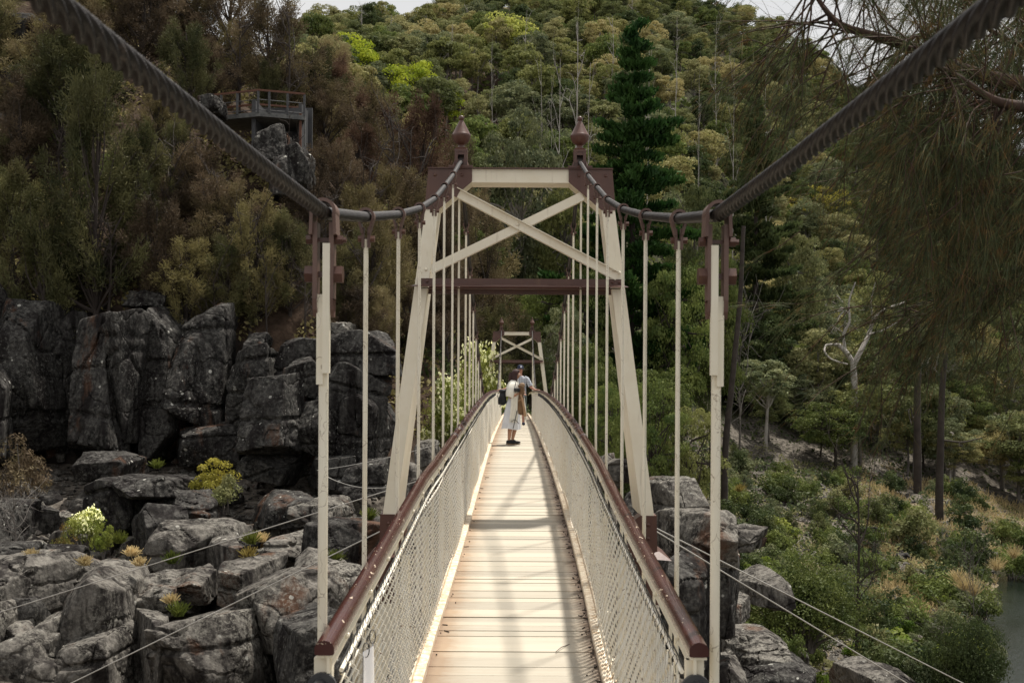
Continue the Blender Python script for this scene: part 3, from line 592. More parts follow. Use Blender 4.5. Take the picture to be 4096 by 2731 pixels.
    mb = MB(); mb.sweep(line(s, WW+.030, .022, 3.4), [(-.030, -.022), (.030, -.022), (.030, .022), (.024, .026), (-.024, .026), (-.030, .020)]).sweep(line(s, WW+.063, .045, 3.4), [(-.004, -.045), (.004, -.045), (.004, .03), (-.004, .03)])
    mb.build('kerb', M['kerb'], bridge)
    # end post, flange and approach handrail pipe
    x = s*RR-.02; z = float(zd(4.1))
    MB().box((x+s*.0, DN+.045, z+.44), (.030, .014, .51)).box((x-s*.024, DN+.06, z+.44), (.005, .03, .51)).build('end_post', M['cream'], bridge)
    z1 = z+.98-.125; fl = MB().prism([(x+.0+.050*math.cos(a), z1+.050*math.sin(a)) for a in np.linspace(0, math.pi, 14)]+[(x-.05, z1-.20), (x+.05, z1-.20)], DN+.004, DN+.022).build('end_flange', M['steel'], bridge)
    MB().tube([(x+s*.004, DN+.01, z1+.012), (x+s*.012, DN-.05, z1+.006), (x+s*.06, DN-.35, z1-.03), (x+s*.22, DN-1.3, z1-.19), (x+s*.30, DN-1.9, z1-.25)], .021, 14).lathe([(.03, -.01), (.026, 0), (.02, .01)], (x, DN-.0, z1+.0), 10).build('approach_pipe', M['galv'], bridge, smooth=True, auto=50)
# laminated notice tied to the left mesh
ds = np.linspace(4.72, 5.0, 8); mb = MB(); g = []
for j, zq in enumerate(np.linspace(.42, .84, 7)):
    for d in ds: g.append((-.562+.010*math.sin(d*19+zq*4), d, float(zd(d))+zq+(.0 if j < 6 else -.03*(d-4.72)/.3)))
g = np.array(g); nn = len(ds); ii, jj = np.meshgrid(np.arange(6), np.arange(nn-1), indexing='ij'); q = (ii*nn+jj).ravel(); F1 = np.stack([q, q+1, q+nn+1, q+nn], 1)
mb.add(g, F1).add(g-np.array([.003, 0, 0]), F1[:, ::-1]); nt_ = mb.build('notice_sheet', M['paper'], smooth=True); tag(nt_, 'white laminated notice tied to the left chain link near the handrail end', 'notice')
mb = MB()
for d in (4.75, 4.96): mb.tube([(-.562+.012*math.cos(a)-.004, d, float(zd(d))+.84+.028*math.sin(a)) for a in np.linspace(0, 6.28, 12)], .002, 4)
mb.build('cable_tie', M['black'], nt_)

# ---------------------------------------------------------------- main cables
def cable_z(d):
    d = np.asarray(d, float)
    side = np.interp(d, [-4, 2.08, 3.3, 4.46, 5.6, 7.08, 8.6, 10.1, 11.45, 12.95, 14.3, TN], [.50, .560, .575, .598, .735, .945, 1.19, 1.475, 1.785, 2.14, 2.49, 2.575])
    mn = .00817*(d-35.8)**2-1.06; mn = np.where(d > 35.8, mn-.25*((d-35.8)/21.1)**2, mn)
    return np.where(d < TN, side, mn)
def rope(s, d0, d1, step, k=20, r0=.0235, pitch=.40, amp=.10):
    d = np.arange(d0, d1+step*.5, step); z = cable_z(d)
    if d1 > 5: zs = z.copy(); ker = np.hanning(int(max(3, .5/step))|1); ker /= ker.sum(); pad = len(ker)//2; zz = np.convolve(np.pad(z, pad, mode='edge'), ker, 'valid'); z = np.where((d > d0+.4) & (d < d1-.4) & (np.abs(d-TN) > .6) & (np.abs(d-4.46) > .3), zz, z)
    P = np.stack([s*CC+xc(d), d, z], 1); a = np.arange(k)*2*math.pi/k
    ln = np.concatenate([[0], np.cumsum(np.linalg.norm(np.diff(P, axis=0), axis=1))])
    ph = 3*(a[None]-s*2*math.pi*ln[:, None]/pitch); rr = r0*(1-amp+amp*np.abs(np.cos(ph))*1.6)
    sec = np.stack([np.cos(a)*rr, np.sin(a)*rr], -1); return P, sec
for s in (-1, 1):
    mb = MB(); P, sec = rope(s, -4, 4.46, .008, 40, .0220, .36, .32); mb.sweep(P, sec)
    P, sec = rope(s, 4.46, TN, .012, 24, .0218, .15, .14); mb.sweep(P, sec)
    P, sec = rope(s, TN, TF, .05, 14, .024, .45, .12); mb.sweep(P, sec)
    d = np.linspace(TF, 70, 20); mb.tube(np.stack([s*CC+xo(d), d, np.interp(d, [TF, 70], [2.3, -1.2])], 1), .024, 8)
    mb.build('main_cable', M['rope'], bridge, smooth=True)
# ---------------------------------------------------------------- hangers
def hexnut(mb, c, r, h, sx):
    V0 = [(0, -h), (r, -h), (r, h), (0, h)]; mb.lathe(V0, (0, 0, 0), 6); V = mb.v[-1]; V[:] = np.stack([c[0]+V[:, 2], c[1]+V[:, 0], c[2]+V[:, 1]], 1)
def hanger(d, s, big=False):
    x = s*CC+float(xc(d)); zc = float(cable_z(d)); zb = float(zd(d))-.30
    if big:
        mb = MB().box((x, d, zc-.50), (.0160, .010, .17)).tube([(x, d, zb), (x, d, zc-.62)], .0175, 14).box((x+s*.012, d-.012, zc-.20-.25), (.012, .008, .16)); h = mb.build('hanger_rod', M['creamh'], bridge, smooth=True, auto=40)
        fk = MB().box((x-s*.012, d-.024, zc-.34), (.013, .012, .23)).build('flat_tongue', M['cream'], h)
        c = MB(); a = np.linspace(-.25, math.pi+.25, 22); pth = [(x+.041*math.cos(t), d, zc+.041*math.sin(t)+.002) for t in a]
        pth = [(x+.043, d, zc-.08)]+pth+[(x-.043, d, zc-.08)]; c.sweep(pth, [(-.006, -.050), (.006, -.050), (.006, .050), (-.006, .050)], up=(0, 1, 0))
        for q in (-1, 1):
            c.box((x+q*.029, d, zc-.17), (.008, .034, .135))
            poly = [(-.022, 0), (.022, 0), (.018, -.04), (.008, -.065), (-.008, -.065), (-.018, -.04)]; V = [(x+q*(.029+e*.008), d+u*1.5, zc-.305+v) for e in (-1, 1) for u, v in poly]
            c.add(V, [[i, (i+1) % 6, (i+1) % 6+6, i+6] for i in range(6)])
        c.build('cable_clamp', M['brownlit'], h)
        n1 = MB(); hexnut(n1, (x-.052, d, zc-.095), .018, .012, 1); n1.box((x, d, zc-.095), (.05, .007, .007)); hexnut(n1, (x+.052, d, zc-.095), .018, .014, 1); hexnut(n1, (x+.070, d, zc-.095), .011, .008, 1); n1.build('clamp_bolt', M['brown'], h)
        n1 = MB(); hexnut(n1, (x-.052, d, zc-.218), .033, .015, 1); n1.box((x, d, zc-.218), (.06, .010, .010)); hexnut(n1, (x+.052, d, zc-.218), .033, .015, 1); n1.build('pivot_bolt', M['brown'], h); return
    r = .0107 if d < TN else .0125
    h = MB().tube([(x, d, zb), (x, d, zc-.10)], r, 12 if d < 18 else 6).build('hanger_rod', M['creamh'], bridge, smooth=True, auto=50)
    c = MB(); k = 16 if d < 16 else 8; a = np.linspace(-.5, math.pi+.5, k); rr = .034
    c.sweep([(x+.014, d, zc-.075)]+[(x+rr*math.cos(t), d, zc+rr*math.sin(t)) for t in a]+[(x-.014, d, zc-.075)], [(-.006, -.028), (.006, -.028), (.006, .028), (-.006, .028)], up=(0, 1, 0))
    for q in (-1, 1): c.box((x+q*.013, d, zc-.092), (.006, .017, .045))
    cl = c.build('cable_clamp', M['brownlit'], h)
    if d < 30:
        n1 = MB(); hexnut(n1, (x-.026, d, zc-.098), .016, .009, 1); n1.box((x, d, zc-.098), (.03, .005, .005)); hexnut(n1, (x+.028, d, zc-.098), .016, .011, 1); n1.build('clamp_bolt', M['brown'], h)
for s in (-1, 1):
    for i, d in enumerate(hd[:35]): hanger(d, s, i == 0)
# ---------------------------------------------------------------- towers
def tower(T, dz, far=False):
    t = empty('tower', (float(xo(T)), T, dz), parent=bridge)
    C_, B_ = M['cream'], M['brown']
    def xl(z):  # outer x of leg by height
        return np.interp(z, [-4.2, -1.554, 1.21, 2.02, 2.507], [1.97, 1.59, 1.20, 1.112, 1.07])
    for s in (-1, 1):
        m = MB()
        def seg(z0, z1, w0, w1, dp0, dp1, x0=None, x1=None, y=0):
            a, b = (xl(z0) if x0 is None else x0), (xl(z1) if x1 is None else x1)
            P = [(s*a, y, z0), (s*(a-w0), y, z0), (s*(a-w0), y+dp0, z0), (s*a, y+dp0, z0), (s*b, y, z1), (s*(b-w1), y, z1), (s*(b-w1), y+dp1, z1), (s*b, y+dp1, z1)]
            if s > 0: P = [P[1], P[0], P[3], P[2], P[5], P[4], P[7], P[6]]
            m.hexa(P)
        seg(-1.57, 2.03, .150, .158, 1.15, .42)
        m.build('tower_leg', C_, t)
        m = MB(); seg(-4.6, -2.17, .15, .15, .9, .9, 1.92, 1.56)
        m.build('tower_column', C_, t)
        m = MB(); P = [(s*1.62, -1.555), (s*1.43, -1.555), (s*1.34, -1.62), (s*1.31, -1.99), (s*1.63, -1.99)]; m.prism(P, -.014, .30)
        m.prism([(s*1.62, -1.99), (s*1.33, -1.99), (s*1.36, -2.12), (s*1.64, -2.12)], -.05, .9)
        m.hexa([(s*1.33, -.22, -2.02), (s*1.79, -.10, -2.07), (s*1.79, .9, -2.07), (s*1.33, .9, -2.02), (s*1.33, -.22, -2.00), (s*1.65, -.02, -1.97), (s*1.65, .9, -1.97), (s*1.33, .9, -2.00)])
        m.prism([(s*1.60, -2.12), (s*1.40, -2.12), (s*1.45, -2.6), (s*1.66, -2.6)], -.01, .4)
        m.build('foot_bracket', B_, t)
        m = MB()
        for z in (-1.66, -1.82, -2.05): m.lathe([(0, .02), (.016, .017), (.024, .006), (.024, 0)], (0, 0, 0), 10); V = m.v[-1]; V[:] = np.stack([s*(1.52-(.0 if z > -2 else -.03))+V[:, 0], -(.052 if z < -2 else .014)-V[:, 2], z+V[:, 1]], 1)
        m.build('rivet', B_, t, smooth=True)
        g = MB(); g.prism([(s*1.078, 2.495), (s*.566, 2.495), (s*.566, 2.345), (s*.953, 2.02), (s*1.120, 2.02)], -.016, -.002)
        g.build('gusset_plate', B_, t)
        g = MB(); g.hexa([(s*.566, 0, 2.345), (s*.953, 0, 2.02), (s*.953, .40, 2.02), (s*.566, .34, 2.345), (s*.575, 0, 2.358), (s*.965, 0, 2.032), (s*.965, .40, 2.032), (s*.575, .34, 2.358)]); g.build('knee_plate', C_, t)
        m = MB()
        for (x, z, w) in ((.685, 2.42, 0), (1.0, 2.42, 0), (.87, 2.18, 0)):
            m.lathe([(0, .014), (.012, .012), (.020, .004), (.020, 0)], (0, 0, 0), 10); V = m.v[-1]; V[:] = np.stack([s*x+V[:, 0], -.016-V[:, 2], z+V[:, 1]], 1)
        m.build('rivet', B_, t, smooth=True)
        m = MB()
        for (x, z) in ((1.165, 1.285), (1.10, 1.315)):
            m.lathe([(0, .014), (.012, .012), (.020, .004), (.020, 0)], (0, 0, 0), 10); V = m.v[-1]; V[:] = np.stack([s*x+V[:, 0], -.002-V[:, 2]-(.03 if s > 0 else 0), z+V[:, 1]], 1)
        m.build('rivet', C_, t, smooth=True)
        # pedestal with saddle slot, and the finial
        p = MB(); x = s*.70
        p.box((x, .12, 2.519), (.142, .17, .012)); 
        for q in (-1, 1): p.box((x+q*.055, .12, 2.62), (.018, .085, .09))
        p.box((x, .12, 2.572), (.0365, .080, .041)).box((x, .12, 2.690), (.0365, .080, .019)).box((x, .18, 2.64), (.0365, .022, .028)).box((x, .12, 2.722), (.076, .088, .014))
        p.hexa([(x-.076, .032, 2.736), (x+.076, .032, 2.736), (x+.076, .208, 2.736), (x-.076, .208, 2.736), (x-.050, .058, 2.758), (x+.050, .058, 2.758), (x+.050, .182, 2.758), (x-.050, .182, 2.758)])
        p.hexa([(x-.10, -.01, 2.531), (x-.076, -.01, 2.531), (x-.076, .2, 2.531), (x-.10, .2, 2.531), (x-.075, .03, 2.60), (x-.073, .03, 2.60), (x-.073, .2, 2.60), (x-.075, .2, 2.60)]).hexa([(x+.076, -.01, 2.531), (x+.10, -.01, 2.531), (x+.10, .2, 2.531), (x+.076, .2, 2.531), (x+.073, .03, 2.60), (x+.075, .03, 2.60), (x+.075, .2, 2.60), (x+.073, .2, 2.60)])
        p.build('saddle_pedestal', B_, t)
        f = MB().lathe([(.045, 2.752), (.040, 2.775), (.034, 2.79), (.038, 2.80), (.062, 2.812), (.088, 2.835), (.103, 2.865), (.109, 2.895), (.112, 2.905), (.112, 2.918), (.104, 2.928), (.100, 2.934), (.062, 3.010), (.024, 3.082), (.020, 3.088), (.026, 3.095), (.031, 3.108), (.031, 3.120), (.026, 3.134), (.014, 3.142), (0, 3.144)], (x, .12, 0), 28)
        f.build('finial', B_, t, smooth=True, auto=40)
        MB().tube([(s*.717, .05, -1.6), (s*.717, .05, 2.24)], .0125, 8).build('tower_rod', C_, t, smooth=True)
    b = MB().box((0, .17, 2.421), (.566, .17, .072)); b.build('top_beam', C_, t)
    MB().box((0, .16, 2.501), (1.085, .20, .006)).build('top_flange', B_, t)
    MB().box((0, .17, 2.341), (.572, .185, .006)).build('beam_flange', C_, t)
    def brace(p0, p1, y, w, top=True):
        p0, p1 = np.array(p0), np.array(p1); u = p1-p0; u /= np.linalg.norm(u); n = np.array([-u[1], u[0]]); n = n if n[1] > 0 else -n
        m = MB(); m.prism([p0-n*w, p1-n*w, p1+n*w, p0+n*w], y, y+.009)
        if top: m.prism([p0+n*(w-.009), p1+n*(w-.009), p1+n*w, p0+n*w], y-.045, y)
        m.prism([p0-n*w, p1-n*w, p1-n*(w-.009), p0-n*(w-.009)], y+.009, y+.11)
        return m
    brace((-.76, 2.225), (1.145, 1.245), -.028, .052).build('diagonal_brace', C_, t)
    brace((.735, 2.19), (-1.05, 1.315), .012, .050, False).build('diagonal_brace', C_, t)
    g = MB(); p0, p1 = np.array([-.90, 2.297]), np.array([-.72, 2.204]); u = (p1-p0)/np.linalg.norm(p1-p0); n = np.array([-u[1], u[0]]); g.prism([p0-n*.056, p1-n*.056, p1+n*.056, p0+n*.056], -.032, -.0285); g.build('brace_end', B_, t)
    m = MB(); m.lathe([(0, .016), (.013, .013), (.021, .004), (.021, 0)], (0, 0, 0), 10); V = m.v[-1]; V[:] = np.stack([-.03+V[:, 0], -.029-V[:, 2], 1.845+V[:, 1]], 1); m.build('rivet', C_, t, smooth=True)
    m = MB().box((0, -.012, 1.168), (1.195, .006, .042)).hexa([(-1.26, -.20, 1.10), (1.26, -.20, 1.10), (1.22, -.02, 1.126), (-1.22, -.02, 1.126), (-1.26, -.20, 1.108), (1.26, -.20, 1.108), (1.22, -.02, 1.136), (-1.22, -.02, 1.136)])
    m.box((0, .09, 1.10), (1.18, .09, .005)).box((0, .19, 1.09), (1.17, .006, .05)); m.build('cross_beam', B_, t)
    m = MB()
    for s in (-1, 1):
        for x in (1.165, 1.085): m.lathe([(0, .012), (.018, .010), (.020, 0)], (0, 0, 0), 8); V = m.v[-1]; V[:] = np.stack([s*x+V[:, 0], -.018-V[:, 2], 1.175+V[:, 1]], 1)
    m.build('rivet', B_, t, smooth=True)
    return t
tower(TN, 0.0); tower(TF, -.20, True)
# wind guys of the bridge
def guy(p0, p1, r, sag=.0):
    p0, p1 = np.array(p0), np.array(p1); t = np.linspace(0, 1, 24)[:, None]; P = p0+(p1-p0)*t; P[:, 2] -= sag*4*(t*(1-t))[:, 0]; return MB().tube(P, r, 6).build('wind_guy', M['galvw'], bridge, smooth=True)
M['galvw'] = m_plain('pale_wire', (.50, .48, .44), (.36, .34, .31), .4, .2, 5)
guy(PT(1800, 1885, 22.5), PT(-300, 2556, 27), .0105); guy(PT(1640, 2070, 18.5), PT(-250, 3010, 20), .0105)
guy(PT(2470, 2030, 17.8), PT(4400, 2990, 30), .011); guy(PT(2500, 2045, 17.6), PT(4200, 3060, 28), .011)
guy(PT(1760, 1775, 44), PT(1270, 1885, 44.6), .012, .1); guy(PT(1700, 1900, 42), PT(1300, 1905, 44), .012, .45)
# entrance frame at the far end of the bridge
g = empty('entrance_frame', (0, 72, -2.2)); tag(g, 'small cream beamed entrance frame with maroon posts beyond the far tower', 'gateway')
for s in (-1, 1): MB().box((s*.82, 0, 1.45), (.09, .09, 1.5)).box((s*.78, -.06, 2.88), (.16, .1, .10)).build('post', M['brown'], g)
MB().box((0, -.02, 2.93), (.66, .06, .085)).build('beam', M['cream'], g); MB().box((0, -.02, 3.03), (1.0, .10, .012)).build('beam_cap', M['cream'], g)
# ================================================================ LOOKOUT PLATFORM
lk = empty('lookout_platform', tuple(PT(1050, 470, 62))); tag(lk, 'grey lookout platform with a rust coloured handrail on the left hillside', 'lookout'); lx = np.array(lk.location)
def LP(x, y, dd=0): return PT(x, y, 62+dd)-lx
pts = [LP(850, 481, 1.2), LP(1030, 462, 0), LP(1213, 476, .8)]
fl = MB(); hb = .11
for a, b in zip(pts[:-1], pts[1:]):
    back = np.array([-.75, 3.2, 0]); up = np.array([0, 0, hb]); fl.hexa([a-up, b-up, b+back-up, a+back-up, a+up, b+up, b+back+up, a+back+up])
fl.build('deck_slab', M['conc'], lk)
top = [p+np.array([0, 0, 1.18]) for p in pts]
MB().sweep(top, [(-.06, -.04), (.06, -.04), (.06, .05), (-.06, .05)]).build('handrail', M['corten'], lk)
MB().sweep([p+np.array([-.72, 3.1, 1.16]) for p in pts], [(-.05, -.04), (.05, -.04), (.05, .05), (-.05, .05)]).build('handrail', M['corten'], lk)
MB().sweep([top[0], top[0]+np.array([-.72, 3.1, -.02])], [(-.05, -.04), (.05, -.04), (.05, .05), (-.05, .05)], up=(0, 0, 1)).build('handrail', M['corten'], lk)
for zz in (.22, .72): MB().tube([p+np.array([0, 0, zz]) for p in pts], .022, 6).build('guard_wire', M['steel'], lk)
for t in (0.02, .16, .52, .98): 
    p = pts[0]*(1-t)+pts[1]*t; MB().box(p+np.array([0, 0, .62]), (.05, .05, .55)).build('rail_post', M['steel'], lk)
for t in (.22, .62, .99):
    p = pts[1]*(1-t)+pts[2]*t; MB().box(p+np.array([0, 0, .62]), (.05, .05, .55)).build('rail_post', M['steel'], lk)
MB().box(LP(1196, 560, 1.0), (.06, .06, 1.3)).build('support_post', M['corten'], lk)
MB().box(LP(1213, 530, 1.6), (.03, .05, .75)).build('side_post', M['conc'], lk)
MB().box(LP(1130, 560, 3.8), (1.5, .1, 1.6)).box(LP(1035, 560, 2.2), (.1, 1.6, 1.6)).box(LP(1208, 560, 2.6), (.08, 1.0, 1.6)).build('recess_shade_wall', M['steel'], lk)  # walls coloured dark to stand in for the shade under the deck slab
# ================================================================ PLANTS
def unit(v): return v/(np.linalg.norm(v, axis=-1, keepdims=True)+1e-9)
def perp(n, r):
    a = unit(np.cross(n, r.normal(0, 1, n.shape))); return a, np.cross(n, a)
def limb(mb, p0, p1, r0, r1, r, bend=.12, k=6, n=7, mi=0):
    p0, p1 = np.array(p0, float), np.array(p1, float); L_ = np.linalg.norm(p1-p0); t = np.linspace(0, 1, n)[:, None]
    o = r.normal(0, bend*L_, 3); o2 = r.normal(0, bend*.5*L_, 3); P = p0+(p1-p0)*t+o*(t*(1-t))*2+o2*np.sin(t*6.28)*.5
    mb.tube(P, r0+(r1-r0)*t[:, 0], k, mi, caps=False); return P
def dome_leaves(mb, r, C, RC, n, s, flat=.65, up=.78, asp=.6, jit=.5, mi=0, drop=0):
    C = np.repeat(C, n, 0); RC = np.repeat(RC, n, 0); m = len(C); d = unit(r.normal(0, 1, (m, 3))); fl = r.random(m) < up; d[fl, 2] = np.abs(d[fl, 2])
    rad = RC[:, None]*(.45+.55*r.random((m, 1))**.5); P = C+d*rad*np.array([1, 1, flat]); P[:, 2] -= drop*r.random(m)
    nn = unit(d+r.normal(0, jit, (m, 3))); a, b = perp(nn, r); q = s*r.uniform(.6, 1.3, (m, 1)); mb.leaves(P, a*q, b*q*asp, mi)
PROTO = {}
def reg(key, root, W, H): PROTO.setdefault(key, []).append((root, W, H)); root['_free'] = 1
def gum(key, seed, lm, bark='barkg', H=12., W=8., nc=34, nl=150, ls=.19, bare=.32, flat=.6, rc=.17, cn='crown'):
    r = np.random.default_rng(seed); root = empty('gum_tree'); tb = MB(); cb = MB()
    top = np.array([r.normal(0, .4), r.normal(0, .4), H*.72]); P = limb(tb, (0, 0, -.6), top, H*.020, H*.007, r, .04, 7, 9)
    C = []
    for i in range(nc):
        d = unit(r.normal(0, 1, 3)); d[2] = d[2]*.9+.15; q = r.uniform(.55, .98); c = np.array([0, 0, H*(bare+(1-bare)*.48)])+d*np.array([W*.42, W*.42, H*(1-bare)*.43])*q; C.append(c)
        if i % 2 == 0: s = P[int(np.clip(4+r.integers(0, 5), 0, 8))]; limb(tb, s, c, H*.007, H*.002, r, .10, 4, 5)
    C = np.array(C); RC = W*rc*r.uniform(.65, 1.25, nc); dome_leaves(cb, r, C, RC, nl, ls, flat)
    tb.build('trunk', M[bark], root); cb.build(cn, L[lm], root); reg(key, root, W, H)
def sheoak(key, seed, lm, H=9., W=6.5, nb=40, ns=560, bare=.12, shape=.5):
    r = np.random.default_rng(seed); root = empty('sheoak_tree'); tb = MB(); cb = MB()
    P = limb(tb, (0, 0, -.5), (r.normal(0, .3), r.normal(0, .3), H*.85), H*.020, H*.004, r, .05, 7, 10); C = []; Dd = []
    for i in range(nb):
        t = r.uniform(0, 1); z = H*(bare+.12+(.86-bare)*t); w = W*.5*(1-t*t*.75)*r.uniform(.55, 1)*(1 if t > .2 else .8); a = r.uniform(0, 6.28)
        c = np.array([math.cos(a)*w, math.sin(a)*w, z]); s = P[int(np.clip(t*7, 1, 8))]*1.0; s[2] = min(s[2], z-.4); Q = limb(tb, s, c, H*.007, .012, r, .10, 4, 6)
        for g in range(3): C.append(Q[-1-g]+r.normal(0, .15, 3)); Dd.append(unit(Q[-1]-Q[-3]+np.array([0, 0, .3])))
    C = np.repeat(np.array(C), ns//3, 0); Dd = np.repeat(np.array(Dd), ns//3, 0); m = len(C); o = unit(r.normal(0, 1, (m, 3)))*(r.random((m, 1))**.6)*W*.082*np.array([1, 1, 1.2]); c = C+o
    dr = unit(Dd*.7+unit(o+1e-6)*.5+r.normal(0, .35, (m, 3))+np.array([0, 0, -.25])); ln = r.uniform(.05, .13, (m, 1)); a, b = perp(dr, r); cb.quads(c, dr*ln, a*r.uniform(.010, .020, (m, 1)))
    tb.build('trunk', M['bark'], root); cb.build('foliage', L[lm], root); reg(key, root, W, H)
def conifer(key, seed, H=17., W=9., lm='pine', lev=36):
    r = np.random.default_rng(seed); root = empty('conifer_tree'); tb = MB(); cb = MB(); limb(tb, (0, 0, -.5), (0, 0, H*.98), H*.016, .03, r, .01, 8, 10); Cc = []; Dd = []
    for i in range(lev):
        t = (i+.5)/lev; z = H*(.05+.94*t); Lb = W*.5*(1-t)**.85+.2
        z0_ = z
        for j in range(5):
            z = z0_+r.normal(0, .28)
            if r.random() < .08: continue
            a = j*1.257+i*1.9+r.normal(0, .4); l = Lb*r.uniform(.50, 1.15)*(1+.22*math.sin(a*2+i*.5)); e = np.array([math.cos(a)*l, math.sin(a)*l, z+l*r.uniform(-.02, .34)-.15*l*(1-t)]); limb(tb, (0, 0, z), e, .035, .01, r, .04, 3, 5)
            n = int(4+l*5); sd = np.array([-math.sin(a), math.cos(a), 0])
            for q in np.linspace(.22, 1, n):
                b = np.array([0, 0, z])*(1-q)+e*q; w_ = .16*l*(1.1-q)+.10
                for sgn in (-1, 0, 1): Cc.append(b+sd*sgn*w_*r.uniform(.5, 1.2)); Dd.append(unit(np.array([math.cos(a)*.5, math.sin(a)*.5, .75])+sd*sgn*.5))
    C = np.repeat(np.array(Cc), 7, 0); Dd = np.repeat(np.array(Dd), 7, 0); m = len(C); c = C+r.normal(0, .12, (m, 3))*np.array([1, 1, .5])
    dr = unit(Dd+r.normal(0, .35, (m, 3))); a, b = perp(dr, r); cb.quads(c, dr*r.uniform(.08, .20, (m, 1)), a*r.uniform(.025, .05, (m, 1)))
    tb.build('trunk', M['bark'], root); cb.build('foliage', L[lm], root); reg(key, root, W, H)
def shrub(key, seed, lm, W=2., H=1.6, nc=22, nl=110, ls=.055, flower=None, bark='barkg', asp=.5):
    r = np.random.default_rng(seed); root = empty('shrub'); tb = MB(); cb = MB(); C = []
    for i in range(nc):
        d = unit(r.normal(0, 1, 3)); d[2] = abs(d[2]); q = r.uniform(.3, .92); c = np.array([0, 0, H*.18])+d*np.array([W*.42, W*.42, H*.66])*q; C.append(c)
        if i % 2 == 0: limb(tb, (r.normal(0, .06), r.normal(0, .06), -.25), c, .03*W/2, .007, r, .12, 4, 5)
    C = np.array(C); dome_leaves(cb, r, C, W*.15*r.uniform(.6, 1.3, nc), nl, ls, .9, .6, asp)
    tb.build('stem', M[bark], root); cb.build('foliage', L[lm], root)
    if flower: fb = MB(); k = r.random(nc) < .75; dome_leaves(fb, r, C[k]+np.array([0, 0, .03]), W*.155*np.ones(k.sum()), flower[1], ls*1.15, .95, .8, .9); fb.build('blossom', L[flower[0]], root)
    reg(key, root, W, H)
def bare(key, seed, H=6., W=4., bark='barkp', n=9, sub=5, r0=.02, lean=0.):
    r = np.random.default_rng(seed); root = empty('bare_tree'); tb = MB(); top = np.array([lean*H, 0, H]); P = limb(tb, (0, 0, -.4), top, H*r0, H*.003, r, .05, 7, 12); bb = MB()
    for i in range(n):
        s = P[int(4+7*i/n)]; a = r.uniform(0, 6.28); l = W*.5*r.uniform(.5, 1); e = s+np.array([math.cos(a)*l, math.sin(a)*l*.7, l*r.uniform(.2, 1.1)]); Q = limb(bb, s, e, H*r0*.35, .012, r, .12, 5, 8)
        for j in range(sub): q = Q[r.integers(2, 8)]; limb(bb, q, q+r.normal(0, .3, 3)*W*.45+np.array([0, 0, W*.1]), H*r0*.12, .005, r, .15, 4, 5)
    tb.build('trunk', M[bark], root); bb.build('branch', M[bark], root); reg(key, root, W, H)
for i in range(3): gum('gumA', 10+i, 'olive', H=12, W=8)
for i in range(2): gum('gumB', 20+i, 'oliveB', H=11, W=8, nc=30)
gum('gumG', 30, 'grey', H=12, W=8, nc=36); gum('gumG', 31, 'grey', 'barkp', H=12, W=7, nc=26, bare=.45)
gum('gumD', 32, 'dark', 'bark', H=9, W=7.5, nc=36, bare=.1); gum('gumN', 33, 'green', 'bark', H=9, W=7.5, nc=34, bare=.12)
for i, (kk, lm, bk) in enumerate((('nA', 'olive', 'barkg'), ('nB', 'oliveB', 'barkg'), ('nG', 'grey', 'barkp'), ('nD', 'dark', 'bark'), ('nN', 'green', 'bark'), ('nD', 'green', 'bark'))): gum(kk, 90+i, lm, bk, H=9, W=7.5, nc=64, nl=190, ls=.095, bare=.12, rc=.125, flat=.62)
gum('lime', 35, 'lime', 'bark', H=10, W=9, nc=38, nl=150, ls=.16, bare=.25); gum('limeP', 36, 'limeP', H=10, W=9, nc=44, nl=110, ls=.20, bare=.2); gum('yellow', 37, 'yellow', 'bark', H=8, W=9, nc=34, nl=120, ls=.17, bare=.1)
gum('roundg', 38, 'grey', 'barkp', H=13, W=10, nc=90, nl=150, ls=.13, bare=.08, rc=.12)
gum('wattle', 39, 'green', 'bark', H=7, W=5.5, nc=60, nl=170, ls=.060, bare=.38, rc=.115, flat=.5); gum('wattle', 40, 'oliveB', 'bark', H=7, W=5, nc=50, nl=170, ls=.06, bare=.36, rc=.12, flat=.5)
for i, l in enumerate(('shed', 'shed', 'sheb', 'sheb', 'sher')): sheoak({'shed': 'shed', 'sheb': 'sheb', 'sher': 'sher'}[l], 50+i, l)
conifer('pine', 60); conifer('pineb', 61, H=16, W=8, lm='dark', lev=30)
shrub('sGreen', 70, 'green'); shrub('sBright', 71, 'bright', ls=.07); shrub('sOlive', 72, 'olive'); shrub('sGrey', 73, 'grey', ls=.05); shrub('sDark', 74, 'dark'); shrub('sOrange', 75, 'orange', nc=16, nl=50); shrub('sBrown', 76, 'sheb', ls=.05, asp=.3)
shrub('sBlossom', 77, 'bright', W=4, H=4.2, nc=46, nl=120, ls=.075, flower=('flower', 26), asp=.55); shrub('sCream', 78, 'bright', W=2, H=2, nc=26, nl=130, ls=.045, flower=('flower', 30))
for i, lm in enumerate(('green', 'dark', 'olive')): shrub('big'+lm, 85+i, lm, W=5, H=3.5, nc=90, nl=230, ls=.055, bark='barkg')
shrub('sYellow', 79, 'yellow', W=2, H=1.7, nc=20, nl=110, ls=.05)
bare('deadP', 80, 11, 4, 'barkp', 10, 3, .012); bare('deadP', 81, 9, 3.5, 'barkp', 8, 3, .013); bare('deadD', 82, 4.5, 3.2, 'bark', 11, 7, .022); bare('deadG', 83, 4, 4, 'barkg', 14, 8, .014)
_pr = random.Random(11)
def solve(x, yb, dmin=85):
    d = np.arange(dmin, 330, 2.); X = (x-CX)/F*d; z = ground(X, d); y = CY-z*F/d; k = np.argmax(y < yb); return float(d[k]) if (y < yb).any() else 300.
